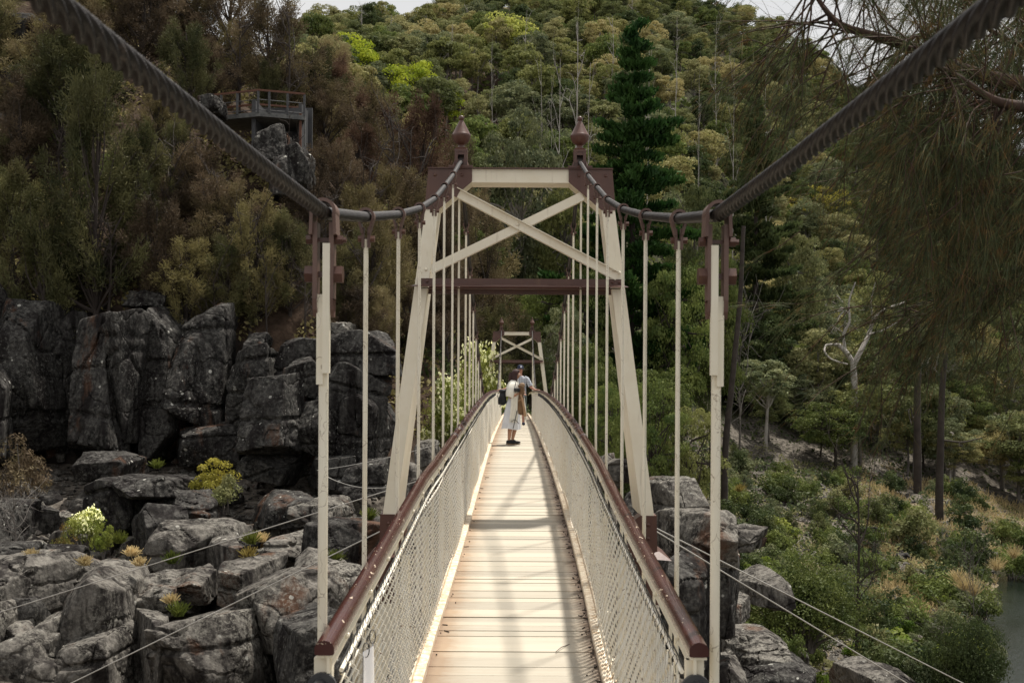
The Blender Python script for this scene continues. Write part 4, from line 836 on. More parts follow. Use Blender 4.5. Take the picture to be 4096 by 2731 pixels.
def put(key, label, cat, x, ytop, w, d, group=None, ybase=None, sy=None, rz=None, hmin=1.0):
    if d < 0: d = solve(x, -d)
    lst = PROTO[key]; root, W, H = lst[_pr.randrange(len(lst))]
    if root.get('_free'): o = root; del root['_free']
    else:
        fr = [q for q in lst if q[0].get('_free')]
        if fr: root, W, H = fr[0]; o = root; del root['_free']
        else:
            o = copy_tree(root)
    X = (x-CX)/F*d; g = gz(X, d)-.15; zt = (CY-ytop)/F*d
    if ybase is not None:
        gb = (CY-ybase)/F*d-.1; gr = max(g, -13.1)
        if 'dead' in cat: g = min(gb, gr)
        elif gb-gr > 1.6: zt -= gb-gr; g = gr
        else: g = gb
    h = max(zt-g, hmin); wm = w/F*d; o.location = (X, d, g); o.scale = (wm/W, (sy or wm/W), h/H); o.rotation_euler = (0, 0, _pr.uniform(0, 6.28) if rz is None else rz)
    return tag(o, label, cat, group)
# --- marked trees, each with its own words
G1 = 'sheoaks on the left hillside'
for a in [
 ('shed', 'dark sheoak at the top left corner above the crag', 330, -250, 460, 80), ('sheb', 'tall brown sheoak at the top edge, left of the conical one', 560, -80, 380, 74),
 ('shed', 'conical olive sheoak whose tip stands below the top edge left of the lookout', 725, 55, 330, 64), ('sheb', 'brown sheoak cut by the top edge behind the conical one', 900, -230, 460, 80),
 ('sheb', 'big feathery dark brown sheoak rising behind the lookout', 1080, -60, 430, 72), ('shed', 'tallest bushy olive sheoak under the left cable', 390, 225, 520, 53.5),
 ('shed', 'dark olive sheoak at the left edge, middle height', 60, 640, 400, 54), ('shed', 'olive sheoak with drooping sprays left of the cliff top', 170, 790, 430, 53),
 ('shed', 'dark sheoak between the two bushiest olive ones', 560, 480, 360, 56), ('sheb', 'grey brown sheoak above the tall rock columns', 640, 760, 380, 54),
 ('sheb', 'golden brown sheoak just under the left cable, left of the lookout rocks', 800, 545, 400, 58), ('sheb', 'brown sheoak below the golden brown one', 900, 680, 380, 56),
 ('sheb', 'pinkish brown sheoak left of the first left hanger', 1020, 780, 340, 54.5), ('sheb', 'low brown sheoak above the broad rock column', 740, 920, 380, 53.5),
 ('shed', 'low dark sheoak on the slope above the broad column', 900, 930, 320, 54), ('shed', 'dark olive sheoak behind the first left hanger', 1160, 830, 320, 55),
 ('sheb', 'brown sheoak right below the lookout outcrop', 1240, 640, 340, 58), ('sheb', 'brown sheoak right of the lookout post', 1340, 520, 340, 63),
 ('sheb', 'brown sheoak beside the right end of the lookout', 1310, 320, 320, 72), ('sher', 'russet sheoak left of the second lime tree', 1500, 345, 340, 78),
 ('sher', 'russet sheoak halfway between lookout and tower', 1430, 500, 320, 70), ('sher', 'russet sheoak left of the left finial', 1690, 375, 380, 74),
 ('sheb', 'brown sheoak behind the left finial', 1830, 470, 300, 78), ('sheb', 'brown sheoak behind the left tower corner', 1580, 620, 380, 66),
 ('sheb', 'brown sheoak behind the second left hanger', 1420, 700, 360, 61), ('shed', 'dark sheoak low behind the third left hanger', 1390, 930, 300, 57),
 ('sheb', 'dusky sheoak beside the left tower leg, upper half', 1570, 900, 330, 60), ('sheb', 'brown sheoak seen under the top beam, left side', 1750, 780, 380, 66),
 ('sheb', 'brown sheoak seen below the crossing braces', 1930, 860, 380, 72), ('sheb', 'brown sheoak behind the first main span hangers on the left', 1790, 1060, 340, 62),
 ('sheb', 'brown sheoak left of the far tower', 1650, 1110, 320, 59), ('shed', 'dark sheoak low beside the left tower leg', 1490, 1120, 280, 56),
 ('shed', 'olive sheoak directly above the far tower', 2080, 1230, 300, 72), ('shed', 'olive sheoak left behind the far tower', 1960, 1200, 280, 68),
 ('shed', 'dark sheoak in the upper left behind the cable', 150, 330, 360, 62), ('sheb', 'brown sheoak at the left edge above the dark one', 30, 380, 330, 66), ('sheb', 'shaded sheoak filling the slope left of the lookout', 620, 330, 300, 62),
 ('shed', 'dark sheoak under the cable, right of the bushiest one', 720, 470, 260, 60)]:
    put(a[0], a[1], 'tree', *a[2:], group=G1)
for a in [
 ('lime', 'bright lime green tree, leftmost of the two on the hillside', 1390, 135, 270, -440), ('lime', 'bright lime green tree above the left finial', 1640, 235, 270, -560), ('lime', 'small lime tree just right of the larger one above the left finial', 1770, 345, 200, -560),
 ('limeP', 'pale lime domed tree near the top middle of the hillside', 2020, 55, 250, -300), ('yellow', 'yellow green tree beyond the right cable', 3290, 730, 260, -940), ('yellow', 'low yellow tree left of the yellow green one', 3180, 780, 200, -930),
 ('roundg', 'large round grey green tree standing between the two finials', 2090, 365, 450, 94), ('nB', 'yellow olive tree just left of the round grey green tree', 1890, 480, 260, -740),
 ('pine', 'tall dark conical pine right of the right finial', 2530, 105, 780, 86), ('pineb', 'second darker pine further right, beyond the right hangers', 3020, 390, 520, 92),
 ('nN', 'dark green tree at the right foot of the tall pine', 2720, 960, 330, 82), ('nB', 'yellow olive tree seen under the top beam on the right', 2260, 640, 280, 92), ('nD', 'dark tree behind the right tower corner', 2400, 800, 300, 88),
 ('nN', 'fresh green tree seen between the crossing braces and the crossbeam', 2340, 1010, 300, 80), ('nN', 'green tree seen just under the brown crossbeam', 2180, 1080, 260, 84), ('nG', 'grey green tree above the far tower, right side', 2240, 1180, 300, 76),
 ('wattle', 'sunlit green wattle right behind the right tower leg', 2600, 1470, 380, 49), ('wattle', 'sunlit green wattle between the last two right hangers', 2780, 1560, 300, 50), ('wattle', 'wattle seen through the right main span hangers', 2440, 1500, 280, 56), ('wattle', 'low wattle at the left of the right tower leg', 2500, 1620, 240, 52),
 ('nD', 'dark rounded tree beyond the last right hanger', 3010, 1180, 380, 80), ('nD', 'dark tree at the foot of the pale forked gum', 3330, 1560, 360, 109), ('nG', 'grey green tree behind the pale forked gum', 3330, 1080, 340, 104),
 ('nD', 'dark tree right of the pale forked gum', 3560, 1280, 340, 86), ('nA', 'olive tree between the two right hangers, upper half', 2770, 640, 300, 104), ('nD', 'dark tree behind the last right hanger', 2850, 900, 330, 88), ('nA', 'olive tree right of the second pine', 3170, 860, 300, 98),
 ('nG', 'grey green tree behind the hanging needles at right', 3760, 1150, 380, 92), ('nA', 'olive tree near the right edge above the water', 4020, 1330, 380, 90), ('nN', 'green tree above the straw grass bank', 3830, 1480, 300, 84), ('nG', 'low grey green tree left of the dark one at the forked gum', 3130, 1560, 260, 92),
 ('nN', 'bright green tree seen through the right main span hangers', 2330, 1330, 300, 66), ('nD', 'dark tree right behind the far tower', 2260, 1400, 240, 70), ('nN', 'green tree behind the right rail crest', 2420, 1400, 260, 62), ('nD', 'dark tree beyond the right tower leg, low', 2900, 1450, 300, 84)]:
    x_, y_, w_, d_ = a[2:]
    if x_ > 2850 and 60 < d_ < 108: d_ = 112+(d_-60)*.4
    put(a[0], a[1], 'tree', x_, y_, w_, d_, group=None)
BX = [
 ('sCream', 'cream flowered green bush in the left rocks', 345, 1935, 190, 39, 2190), ('sBright', 'small bright green shrub at the right foot of the cream flowered bush', 415, 2070, 110, 37.5, 2220), ('sOrange', 'orange tinged tuft under the cream flowered bush', 260, 2110, 120, 37.6, 2210),
 ('sYellow', 'yellow green shrub at the foot of the tall columns', 850, 1805, 230, 44.5, 1990), ('sOlive', 'olive shrub just below the yellow green one', 900, 1890, 180, 43, 2030), ('sOrange', 'orange and green shrub behind the first left hanger', 1230, 1890, 260, 43, 2000),
 ('sOrange', 'small orange leaved shrub right of the yellow green one', 1040, 1930, 110, 42, 2010), ('sBrown', 'dry brown bush at the left edge in front of the cliff', 90, 1690, 330, 43, 2020), ('sBrown', 'dry olive bush low at the left edge', -10, 1830, 280, 41, 2150),
 ('sBlossom', 'tall white blossoming bush left of the far tower', 1920, 1275, 270, 57, 1800), ('sBlossom', 'lower white blossoming bush beside the left rail', 1790, 1440, 230, 54, 1830),
 ('sBright', 'green shrub right of the cube shaped boulder', 980, 2150, 160, 36, 2260), ('sGreen', 'dark tussock shrub on the cliff foot ledge', 590, 1830, 110, 43.5, 1900), ('sBright', 'light green cushion shrub between the lower slabs', 820, 2370, 90, 31, 2420),
 ('sGreen', 'green shrub beside the lookout support', 1260, 540, 120, 60, 650), ('sGreen', 'green shrub left above the tall bushy sheoak', 470, 300, 200, 60, 480), ('sBright', 'light green shrub at the left edge, upper third', 60, 560, 220, 53, 760), ('sGreen', 'green shrub under the left edge sheoaks', 90, 900, 240, 52.6, 1060),
 ('biggreen', 'largest green shrub on the lower right bank', 3250, 2150, 560, 47, 2560), ('sGreen', 'round green shrub in front of the largest one', 3150, 2460, 190, 41, 2660), ('bigdark', 'dark green tree like shrub overhanging the water', 3870, 2380, 400, 47, 2855), ('bigolive', 'olive shrub between the largest shrub and the dark one', 3560, 2250, 330, 50, 2500),
 ('sGreen', 'green shrub below the fallen white branches', 3010, 2190, 260, 50, 2360), ('sBright', 'light green shrub above the fallen white branches', 3190, 1980, 200, 62, 2120), ('sBright', 'yellow green shrub at the right of the wattles', 2960, 1900, 200, 62, 2020), ('sDark', 'dark round bush under the hanging needles', 3900, 1880, 260, 82, 2090),
 ('sOlive', 'olive bush at the left of the dark round one', 3650, 1840, 260, 84, 2020), ('sGreen', 'green bush at the right edge above the straw grass', 4060, 1900, 240, 84, 2080)]
for k, lb, x, yt, w, d, yb in BX: put(k, lb, 'shrub', x, yt, w, d, ybase=yb, group=None)
# pale leafless gums and dead trees
for x, y0, w, d, yb in [(2156, 232, 60, 128, 400), (2234, 235, 110, 124, 470), (2303, 90, 150, 130, 450), (2355, 250, 90, 128, 450), (2590, 190, 80, 140, 380), (2100, 40, 70, 190, 180), (1440, 20, 90, 230, 110), (2930, 230, 80, 150, 400), (3060, 180, 90, 160, 420), (1800, 100, 60, 190, 250), (1960, 180, 50, 160, 330), (2440, 60, 70, 190, 220), (2700, 80, 70, 180, 260), (2790, 300, 60, 140, 470), (1560, 60, 70, 220, 150), (1700, 10, 60, 240, 110), (2520, -10, 60, 240, 90), (2860, 60, 60, 200, 230), (2200, 300, 45, 125, 440), (1860, 20, 60, 230, 120)]:
    put('deadP', 'pale leafless gum trunk among the hillside trees', 'dead tree', x, y0, w, d, 'pale leafless gums on the hillside', ybase=yb)
put('deadD', 'dark leafless tree standing in the shrubs of the lower right bank', 'dead tree', 3430, 1880, 330, 52, ybase=2330)
put('deadG', 'grey twiggy dead bush at the left edge below the dry bush', 'dead bush', 60, 1990, 330, 38, ybase=2240); put('deadG', 'grey leafless scrub above the wattles', 'dead bush', 2950, 1250, 360, 104, ybase=1700)
put('deadD', 'dark leafless sapling on the brown slope left of the first hanger', 'dead tree', 1220, 1080, 190, 54, ybase=1330); put('deadD', 'thin dark sapling on the brown slope above the broad column', 'dead tree', 1070, 1020, 150, 53.4, ybase=1330)
put('deadD', 'dark branching tree left of the left finial', 'dead tree', 1640, 520, 300, 68, ybase=860); put('deadD', 'dark dead tree behind the second left hanger', 'dead tree', 1460, 1000, 280, 56.5, ybase=1380)
for x, y, d in [(560, 620, 55), (860, 700, 56), (1000, 860, 54), (430, 900, 53.5), (700, 560, 57), (1130, 560, 60), (1300, 780, 57), (1480, 640, 62), (1560, 470, 70), (950, 80, 70), (1140, 60, 70), (250, 520, 58), (840, 1060, 53)]: put('deadD', 'dark leafless tree among the brown sheoaks of the left hillside', 'dead tree', x, y, 260, d, 'dark leafless trees among the sheoaks', ybase=y+330)
put('deadG', 'grey dead branches right of the water side shrubs', 'dead bush', 3900, 2180, 180, 60, ybase=2330)
def strokes(name, label, cat, d, lines, mt, seed=0):
    if d < 0: d = -d; x_ = lines[0][0][0][0]; lines[0][0].insert(0, (x_, CY-(gz((x_-CX)/F*d, d)-.3)*F/d))
    r = np.random.default_rng(seed); mb = MB(); o0 = PT(*lines[0][0][0][:2], d)
    for pts, w0, w1 in lines:
        P = np.array([PT(p[0], p[1], d+(p[2] if len(p) > 2 else 0)) for p in pts])-o0; t = np.linspace(0, 1, len(P)); tt = np.linspace(0, 1, len(P)*4); Q = np.stack([np.interp(tt, t, P[:, i]) for i in range(3)], 1)
        Q[1:-1] = (Q[:-2]+Q[1:-1]*2+Q[2:])/4; Q[1:-1] = (Q[:-2]+Q[1:-1]*2+Q[2:])/4; Q += fbm(Q*1.2, seed, 2)[:, None]*.02; k = d/F*.5; mb.tube(Q, np.linspace(w0*k, w1*k, len(Q)), 8)
    o = mb.build(name, mt, smooth=True); o.location = o0; return tag(o, label, cat)
strokes('pale_gum', 'pale grey gum with a forked trunk on the right bank', 'tree', -111, [([(3418, 1540), (3414, 1480), (3410, 1440), (3380, 1395), (3350, 1370)], 30, 18), ([(3414, 1450), (3440, 1400), (3475, 1330, 1), (3490, 1270, 1), (3530, 1230, 1), (3620, 1200, 2)], 24, 8), ([(3350, 1370), (3300, 1372), (3295, 1400, -1), (3320, 1430, -1), (3390, 1450, -1)], 10, 6), ([(3380, 1395), (3370, 1330), (3400, 1280), (3390, 1200), (3420, 1120)], 14, 5), ([(3475, 1330), (3540, 1310), (3600, 1270)], 9, 4), ([(3490, 1270), (3480, 1200), (3500, 1120)], 9, 4)], M['barkp'], 3)
def fallen(label, x, yb, L_, mt, seed, r0=.07, group=None, forks=6):
    r = np.random.default_rng(seed); d = solve(x, yb, 40); X = (x-CX)/F*d; a = r.uniform(-.5, .5); mb = MB(); n = 14; t = np.linspace(-.5, .5, n); px = X+t*L_*math.cos(a)+.08*L_*np.sin(t*7+seed); py = d+t*L_*math.sin(a)
    P = np.stack([px, py, ground(px, py)+r0*.8+.10*L_*np.clip(t, 0, 1)+.04*L_*np.sin(t*11)], 1); mb.tube(P, np.linspace(r0, r0*.35, n), 7)
    for i in range(forks):
        q = P[r.integers(3, n)]; e = q+np.array([r.uniform(-.6, .9), r.uniform(-.4, .4), r.uniform(.0, .55)])*L_*.35; Q = limb(mb, q, e, r0*.5, r0*.12, r, .16, 5, 7)
        for _ in range(2): w_ = Q[r.integers(2, 6)]; limb(mb, w_, w_+r.normal(0, .13, 3)*L_+np.array([0, 0, .04*L_]), r0*.22, r0*.06, r, .2, 4, 5)
    mb.v = [v-P[0] for v in mb.v]; o = mb.build('fallen_branch', mt, smooth=True); o.location = P[0]; return tag(o, label, 'fallen branch', group)
fallen('bleached fallen branch with many forks, largest on the right bank', 3200, 2230, 3.0, M['barkp'], 3, .085, None, 9)
for i, (x, y, l) in enumerate([(3150, 1960, 3.2), (3300, 1900, 2.8), (3450, 2080, 3.0), (3700, 1960, 3.0), (3560, 1900, 2.6), (3020, 1930, 2.6), (3240, 2040, 2.4), (3900, 1990, 2.8), (3380, 2240, 2.2), (3890, 2210, 2.6), (3760, 2130, 2.0), (3640, 2080, 1.8), (3960, 2140, 1.8), (3480, 2180, 1.6), (3330, 2060, 1.7), (3080, 2050, 1.8), (3600, 2290, 1.5), (3540, 1990, 2.0), (3830, 2040, 2.2), (3220, 2120, 1.3), (3020, 2240, 1.4)]):
    fallen('small bleached fallen branch among the shrubs of the right bank', x, y, l, M['barkp'] if i % 3 else M['barkg'], 20+i, .055, 'small fallen branches on the right bank', 5)
strokes('burnt_trunk', 'dark upright trunk under the hanging needles, left one', 'tree trunk', -104, [([(3672, 1800), (3668, 1600), (3675, 1380), (3665, 1250)], 34, 22)], M['bark'], 6)
strokes('burnt_trunk', 'dark upright trunk under the hanging needles, right one', 'tree trunk', -96, [([(3760, 1920), (3764, 1750), (3768, 1560), (3780, 1400)], 36, 22), ([(3764, 1750), (3850, 1760), (3930, 1740)], 8, 4)], M['bark'], 7)
strokes('leaning_trunk', 'dark leaning trunk between the two right hangers', 'tree trunk', -78, [([(2900, 1800), (2930, 1500), (2960, 1200), (2970, 900)], 30, 16)], M['bark'], 8)
fallen('long grey log on the slope right of the right tower leg', 2860, 1975, 5.0, M['barkg'], 61, .09, None, 2)
fallen('thin grey log crossing the slope under the wattles', 2960, 2000, 4.2, M['barkg'], 62, .06, None, 3)
# --- mixed lower trees and shrubs that nothing tells apart
_fr = random.Random(21)
def scatter(n, keys, lb, cat, grp, x0, x1, d0, d1, h0, h1, asp=.8, name=None):
    for i in range(n):
        x = _fr.uniform(x0, x1); d = _fr.uniform(d0, d1); h = _fr.uniform(h0, h1); X = (x-CX)/F*d; g = gz(X, d); yt = CY-(g+h)*F/d
        if g < -12.9 or (760 < x < 1330 and d < 68 and h > 1.2 and d > 54): continue
        put(_fr.choice(keys), lb, cat, x, yt, h*asp*_fr.uniform(.8, 1.3)*F/d, d, grp)
scatter(235, ['sGreen', 'sDark', 'sOlive', 'sGrey', 'sBright', 'sDark', 'sGreen'], 'low shrub scattered on the right bank', 'shrub', 'shrubs on the right bank', 2860, 4150, 44, 104, .8, 2.6, 1.25)
scatter(26, ['deadG', 'deadD'], 'grey leafless twiggy bush on the right bank', 'dead bush', 'leafless bushes on the right bank', 2880, 4000, 46, 92, .8, 2.2, 1.1)
scatter(30, ['nA', 'nD', 'nG', 'nN', 'nB', 'nD'], 'mid sized bushy tree in the woodland at the foot of the right slope', 'tree', 'woodland trees at the foot of the right slope', 2650, 4250, 108, 132, 4, 7.5, .9)
scatter(20, ['nA', 'nD', 'nG', 'nN', 'shed'], 'bushy tree in the valley behind the bridge', 'tree', 'valley trees behind the bridge', 1850, 2700, 76, 112, 4, 8, .8)
scatter(30, ['shed', 'sheb', 'sheb'], 'low brown sheoak scattered on the left hillside', 'tree', 'small sheoaks scattered on the left hillside', -200, 1500, 55, 86, 4, 7, .8)
scatter(24, ['sBrown', 'sOlive', 'sBrown'], 'dry brown shrub on the litter slope above the cliff', 'shrub', 'dry shrubs above the cliff', 0, 1600, 56, 62, .8, 2., 1.1)
scatter(16, ['sheb', 'sher', 'shed'], 'brown sheoak on the ridge behind the lookout', 'tree', 'ridge sheoaks behind the lookout', 1200, 1950, 80, 106, 6, 9, .7)
# --- forested far hillside
LBF = {'gumA': 'olive gum tree in the forest on the far hillside', 'gumB': 'yellowish gum tree in the forest on the far hillside', 'gumG': 'grey green gum tree in the forest on the far hillside', 'gumD': 'dark green tree in the forest on the far hillside', 'gumN': 'fresh green tree in the forest on the far hillside'}
pos = []; d = 112.
while d < 330:
    sp = 5.7; x = -60+_fr.uniform(0, sp)
    while x < 150:
        X = x+_fr.uniform(-2.2, 2.2); Y = d+_fr.uniform(-2.6, 2.6); a = CX+F*X/Y
        if (1150 if Y > 130 else 1450) < a < 4300 and not (Y < 150 and (1250 < a < 1800 or 2280 < a < 2700)): pos.append((X, Y))
        x += sp
    d += 5.8
pos.sort(key=lambda p: p[1]); near, rest = pos[:285], pos[285:]
def pick(): return _fr.choices(['gumA', 'gumB', 'gumG', 'gumD', 'gumN'], [34, 30, 18, 8, 10])[0]
for X, Y in near:
    k = pick(); h = _fr.uniform(5.5, 10.5); x = CX+F*X/Y; put(k, LBF[k], 'tree', x, CY-(gz(X, Y)+h)*F/Y, h*_fr.uniform(.60, .85)*F/Y, Y, 'forest trees on the far hillside')
def instancer(name, pts, scl, rot, src):
    me = bpy.data.meshes.new(name); me.from_pydata([tuple(p) for p in pts], [], []); o = bpy.data.objects.new(name, me); col.objects.link(o)
    at = me.attributes.new('scl', 'FLOAT_VECTOR', 'POINT'); at.data.foreach_set('vector', np.array(scl).ravel()); at = me.attributes.new('rot', 'FLOAT_VECTOR', 'POINT'); at.data.foreach_set('vector', np.array(rot).ravel())
    ng = bpy.data.node_groups.new(name, 'GeometryNodeTree'); ng.interface.new_socket('Geometry', in_out='INPUT', socket_type='NodeSocketGeometry'); ng.interface.new_socket('Geometry', in_out='OUTPUT', socket_type='NodeSocketGeometry')
    gi, go = ng.nodes.new('NodeGroupInput'), ng.nodes.new('NodeGroupOutput'); ip = ng.nodes.new('GeometryNodeInstanceOnPoints'); m2p = ng.nodes.new('GeometryNodeMeshToPoints'); jn = ng.nodes.new('GeometryNodeJoinGeometry')
    for s in src:
        oi = ng.nodes.new('GeometryNodeObjectInfo'); oi.inputs['Object'].default_value = s; oi.transform_space = 'ORIGINAL'; ng.links.new(oi.outputs['Geometry'], jn.inputs[0])
    for k, sk in (('scl', 'Scale'), ('rot', 'Rotation')):
        na = ng.nodes.new('GeometryNodeInputNamedAttribute'); na.data_type = 'FLOAT_VECTOR'; na.inputs['Name'].default_value = k; ng.links.new(na.outputs['Attribute'], ip.inputs[sk])
    ng.links.new(gi.outputs[0], m2p.inputs[0]); ng.links.new(m2p.outputs[0], ip.inputs['Points']); ng.links.new(jn.outputs[0], ip.inputs['Instance']); ng.links.new(ip.outputs[0], go.inputs[0])
    md = o.modifiers.new('scatter', 'NODES'); md.node_group = ng; return o
byk = {}
for X, Y in rest: byk.setdefault(pick(), []).append((X, Y))
for k, ps in byk.items():
    root, W, H = PROTO[k][0]; P, S, Rr = [], [], []
    for X, Y in ps: h = _fr.uniform(5.5, 10.5); w_ = h*_fr.uniform(.6, .88); P.append((X, Y, gz(X, Y)-.2)); S.append((w_/W, w_/W, h/H)); Rr.append((0, 0, _fr.uniform(0, 6.28)))
    tag(instancer('far_forest', P, S, Rr, list(root.children)), 'dense '+LBF[k].split(' in the')[0].replace(' tree', '').replace(' gum', ' gum')+' forest covering the upper far hillside', 'forest', kind='stuff')
# understorey, needles on the ground and grass
def carpet(name, label, cat, n, xr, dr, s, lm, zb=(0, .8), seed=0, asp=.6, zmin=-12.9, blade=False):
    r = np.random.default_rng(seed); x = r.uniform(*xr, n); d = (r.uniform(dr[0]**.5, dr[1]**.5, n))**2; X = (x-CX)/F*d; z = ground(X, d); k = z > zmin; X, d, z = X[k], d[k], z[k]; cl = fbm(np.stack([X*.5, d*.5, z*0], 1), seed+1, 2); k = cl > -.15; X, d, z, cl = X[k], d[k], z[k], cl[k]
    m = len(X); P = np.stack([X, d, z+r.uniform(zb[0], zb[1], m)*np.clip(cl+.5, .2, 1.2)], 1); mb = MB()
    if blade:
        u = unit(r.normal(0, .45, (m, 3))+np.array([0, 0, 1])); a, b = perp(u, r); h = s*r.uniform(.5, 1.4, (m, 1)); mb.quads(P+u*h*.5, u*h, a*s*.05)
    else: nn = unit(r.normal(0, .7, (m, 3))+np.array([0, -.2, .8])); a, b = perp(nn, r); q = s*r.uniform(.6, 1.4, (m, 1)); mb.leaves(P, a*q, b*q*asp)
    return tag(mb.build(name, L[lm]), label, cat, kind='stuff')
carpet('undergrowth', 'dark green undergrowth between the forest trees', 'undergrowth', 60000, (1150, 4300), (126, 330), .42, 'green', (0, 1.6), 1)
carpet('undergrowth', 'low green scrub cover of the right bank', 'undergrowth', 60000, (2700, 4200), (42, 110), .10, 'olive', (0, .5), 2)
carpet('undergrowth', 'olive scrub cover of the valley behind the bridge', 'undergrowth', 40000, (1550, 4300), (58, 128), .16, 'dark', (0, 1.0), 3)
carpet('undergrowth', 'thin brown scrub cover of the left hillside', 'undergrowth', 52000, (-300, 1900), (53.5, 110), .12, 'sheb', (0, .8), 4)
carpet('dry_grass', 'straw coloured grass along the water edge', 'grass', 26000, (3450, 4250), (66, 112), .34, 'straw', (0, .1), 5, blade=True)
def tufts(lb, grp, pts, lm, s):
    for i, (x, y, d) in enumerate(pts):
        r = np.random.default_rng(900+i); n = 150; u = unit(r.normal(0, .5, (n, 3))*np.array([1, 1, .3])+np.array([0, 0, .8])); a, b = perp(u, r); h = s*r.uniform(.5, 1.2, (n, 1)); mb = MB(); mb.quads(u*h*.5+r.normal(0, .05, (n, 3))*np.array([1, 1, .1]), u*h*.5, a*.010)
        o = mb.build('grass_tuft', L[lm]); o.location = PT(x, y, d); tag(o, lb, 'grass tuft', grp)
tufts('green grass tuft rooted between the left boulders', 'green tufts between the left boulders', [(1340, 2250, 35), (1000, 2240, 35), (690, 2260, 34), (720, 2470, 31), (630, 1880, 43), (1010, 2180, 35.5), (480, 2180, 36), (1480, 2080, 38)], 'tuft', .34)
tufts('dry straw tuft rooted between the left boulders', 'straw tufts between the left boulders', [(530, 2230, 34), (345, 2270, 32.5), (560, 2270, 33), (1050, 2170, 36), (130, 2240, 34), (690, 2420, 32)], 'straw', .26)
tufts('pale grass tussock on the lower right bank', 'tussocks on the lower right bank', [(3860, 2350, 66), (3900, 2370, 66), (3990, 2270, 72), (4060, 2220, 76), (3840, 2320, 67)], 'straw', .8)
tufts('yellow green tussock on the rocks right of the tower', 'tussocks right of the tower', [(2790, 2030, 33), (2750, 2010, 34), (2960, 1960, 60), (2890, 2140, 34)], 'tuft', .35)

# ================================================================ FOREGROUND SHEOAK (top right)
fs = empty('sheoak_tree', tuple(PT(5050, 2900, 6.2))); tag(fs, 'foreground sheoak hanging its needles into the upper right of the view', 'tree'); FO = np.array(fs.location)
r = np.random.default_rng(77); tb = MB()
def spline(pts, n=24):
    P = np.array([PT(x, y, d) for x, y, d in pts])-FO; t = np.linspace(0, 1, len(P)); tt = np.linspace(0, 1, n); Q = np.stack([np.interp(tt, t, P[:, i]) for i in range(3)], 1)
    for _ in range(3): Q[1:-1] = (Q[:-2]+2*Q[1:-1]+Q[2:])/4
    return Q
MAIN = [([(5050, 2900, 6.2), (5000, 1500, 6.1), (4900, 600, 6), (4800, -400, 6)], .11, .07), ([(4900, 500, 6), (4400, 360, 5.8), (4096, 330, 5.6), (3892, 295, 5.5), (3738, 231, 5.4), (3668, 189, 5.4), (3471, 130, 5.4), (3352, 105, 5.4), (3296, 42, 5.4), (3230, -60, 5.4)], .045, .008),
 ([(4900, 600, 6), (4500, 420, 5.5), (4096, 420, 5.2), (3960, 395, 5.1), (3830, 300, 5.1), (3700, 235, 5.2)], .035, .008), ([(4900, 700, 6), (4500, 560, 6), (4180, 480, 6.2), (4000, 470, 6.2), (3850, 560, 6.2), (3760, 680, 6.3)], .030, .006),
 ([(4850, 300, 6), (4500, 0, 6), (4200, -150, 6)], .04, .02), ([(4400, 360, 5.8), (4150, 200, 5.7), (3950, 120, 5.7), (3800, -80, 5.7)], .018, .006), ([(4850, 200, 6), (4300, 100, 6.3), (4000, 20, 6.3), (3700, -60, 6.3)], .025, .008),
 ([(4900, 1000, 6), (4500, 800, 6), (4200, 720, 6), (3950, 760, 6), (3780, 880, 6)], .03, .005), ([(4900, 1300, 6), (4500, 1100, 6.4), (4150, 1040, 6.4), (3900, 1120, 6.4), (3700, 1250, 6.4)], .03, .004)]
TW = []
for pts, a, b in MAIN:
    Q = spline(pts); tb.tube(Q, np.linspace(a, b, len(Q)), 8, caps=False)
    if a < .1: TW.append((Q, a))
# secondary twigs
tips = []
def twig(s, dr, ln, r0, up, lev=0):
    n = 9; P = [s]; v = dr
    for i in range(n): v = unit(v+r.normal(0, .09, 3)+np.array([-.02, 0, up])); P.append(P[-1]+v*ln/n)
    P = np.array(P); tb.tube(P, np.linspace(r0, .0016, n+1), 4, caps=False); tips.append((P, up)); return P
for Q, a in TW:
    for j in range(6, len(Q)):
        for _ in range(3):
            s = Q[j]; xi = CX+F*(s+FO)[0]/(s+FO)[1]; upw = r.random() < (.42 if (s+FO)[2] > 1.25 else .12)
            if upw: dr = unit(np.array([r.uniform(-1, .5), r.uniform(-.4, .4), r.uniform(.5, 1.2)])); P = twig(s, dr, r.uniform(.25, .5), .004, -.015)
            else: dr = unit(np.array([r.uniform(-1, .15), r.uniform(-.5, .5), r.uniform(-.9, .25)])); P = twig(s, dr, r.uniform(.35, .85), .005, -.07)
            if r.random() < .8:
                q = P[r.integers(3, 8)]; twig(q, unit(np.array([r.uniform(-.8, .4), r.uniform(-.4, .4), r.uniform(-1, .1)])), r.uniform(.25, .6), .003, -.09)
tb.build('branch', M['barkr'], fs, smooth=True)
# needle sprays
S = []; Dv = []; Ln = []; Dr = []
for P, up in tips:
    m = 46
    for i in range(m):
        q = r.uniform(.15, 1)*(len(P)-1); k = int(min(q, len(P)-2)); s = P[k]+(P[k+1]-P[k])*(q-k); v = unit(P[k+1]-P[k]); S.append(s); Dv.append(unit(v*1.0+r.normal(0, .42, 3))); Ln.append(r.uniform(.10, .26)); Dr.append(.12 if up > -.03 else .5)
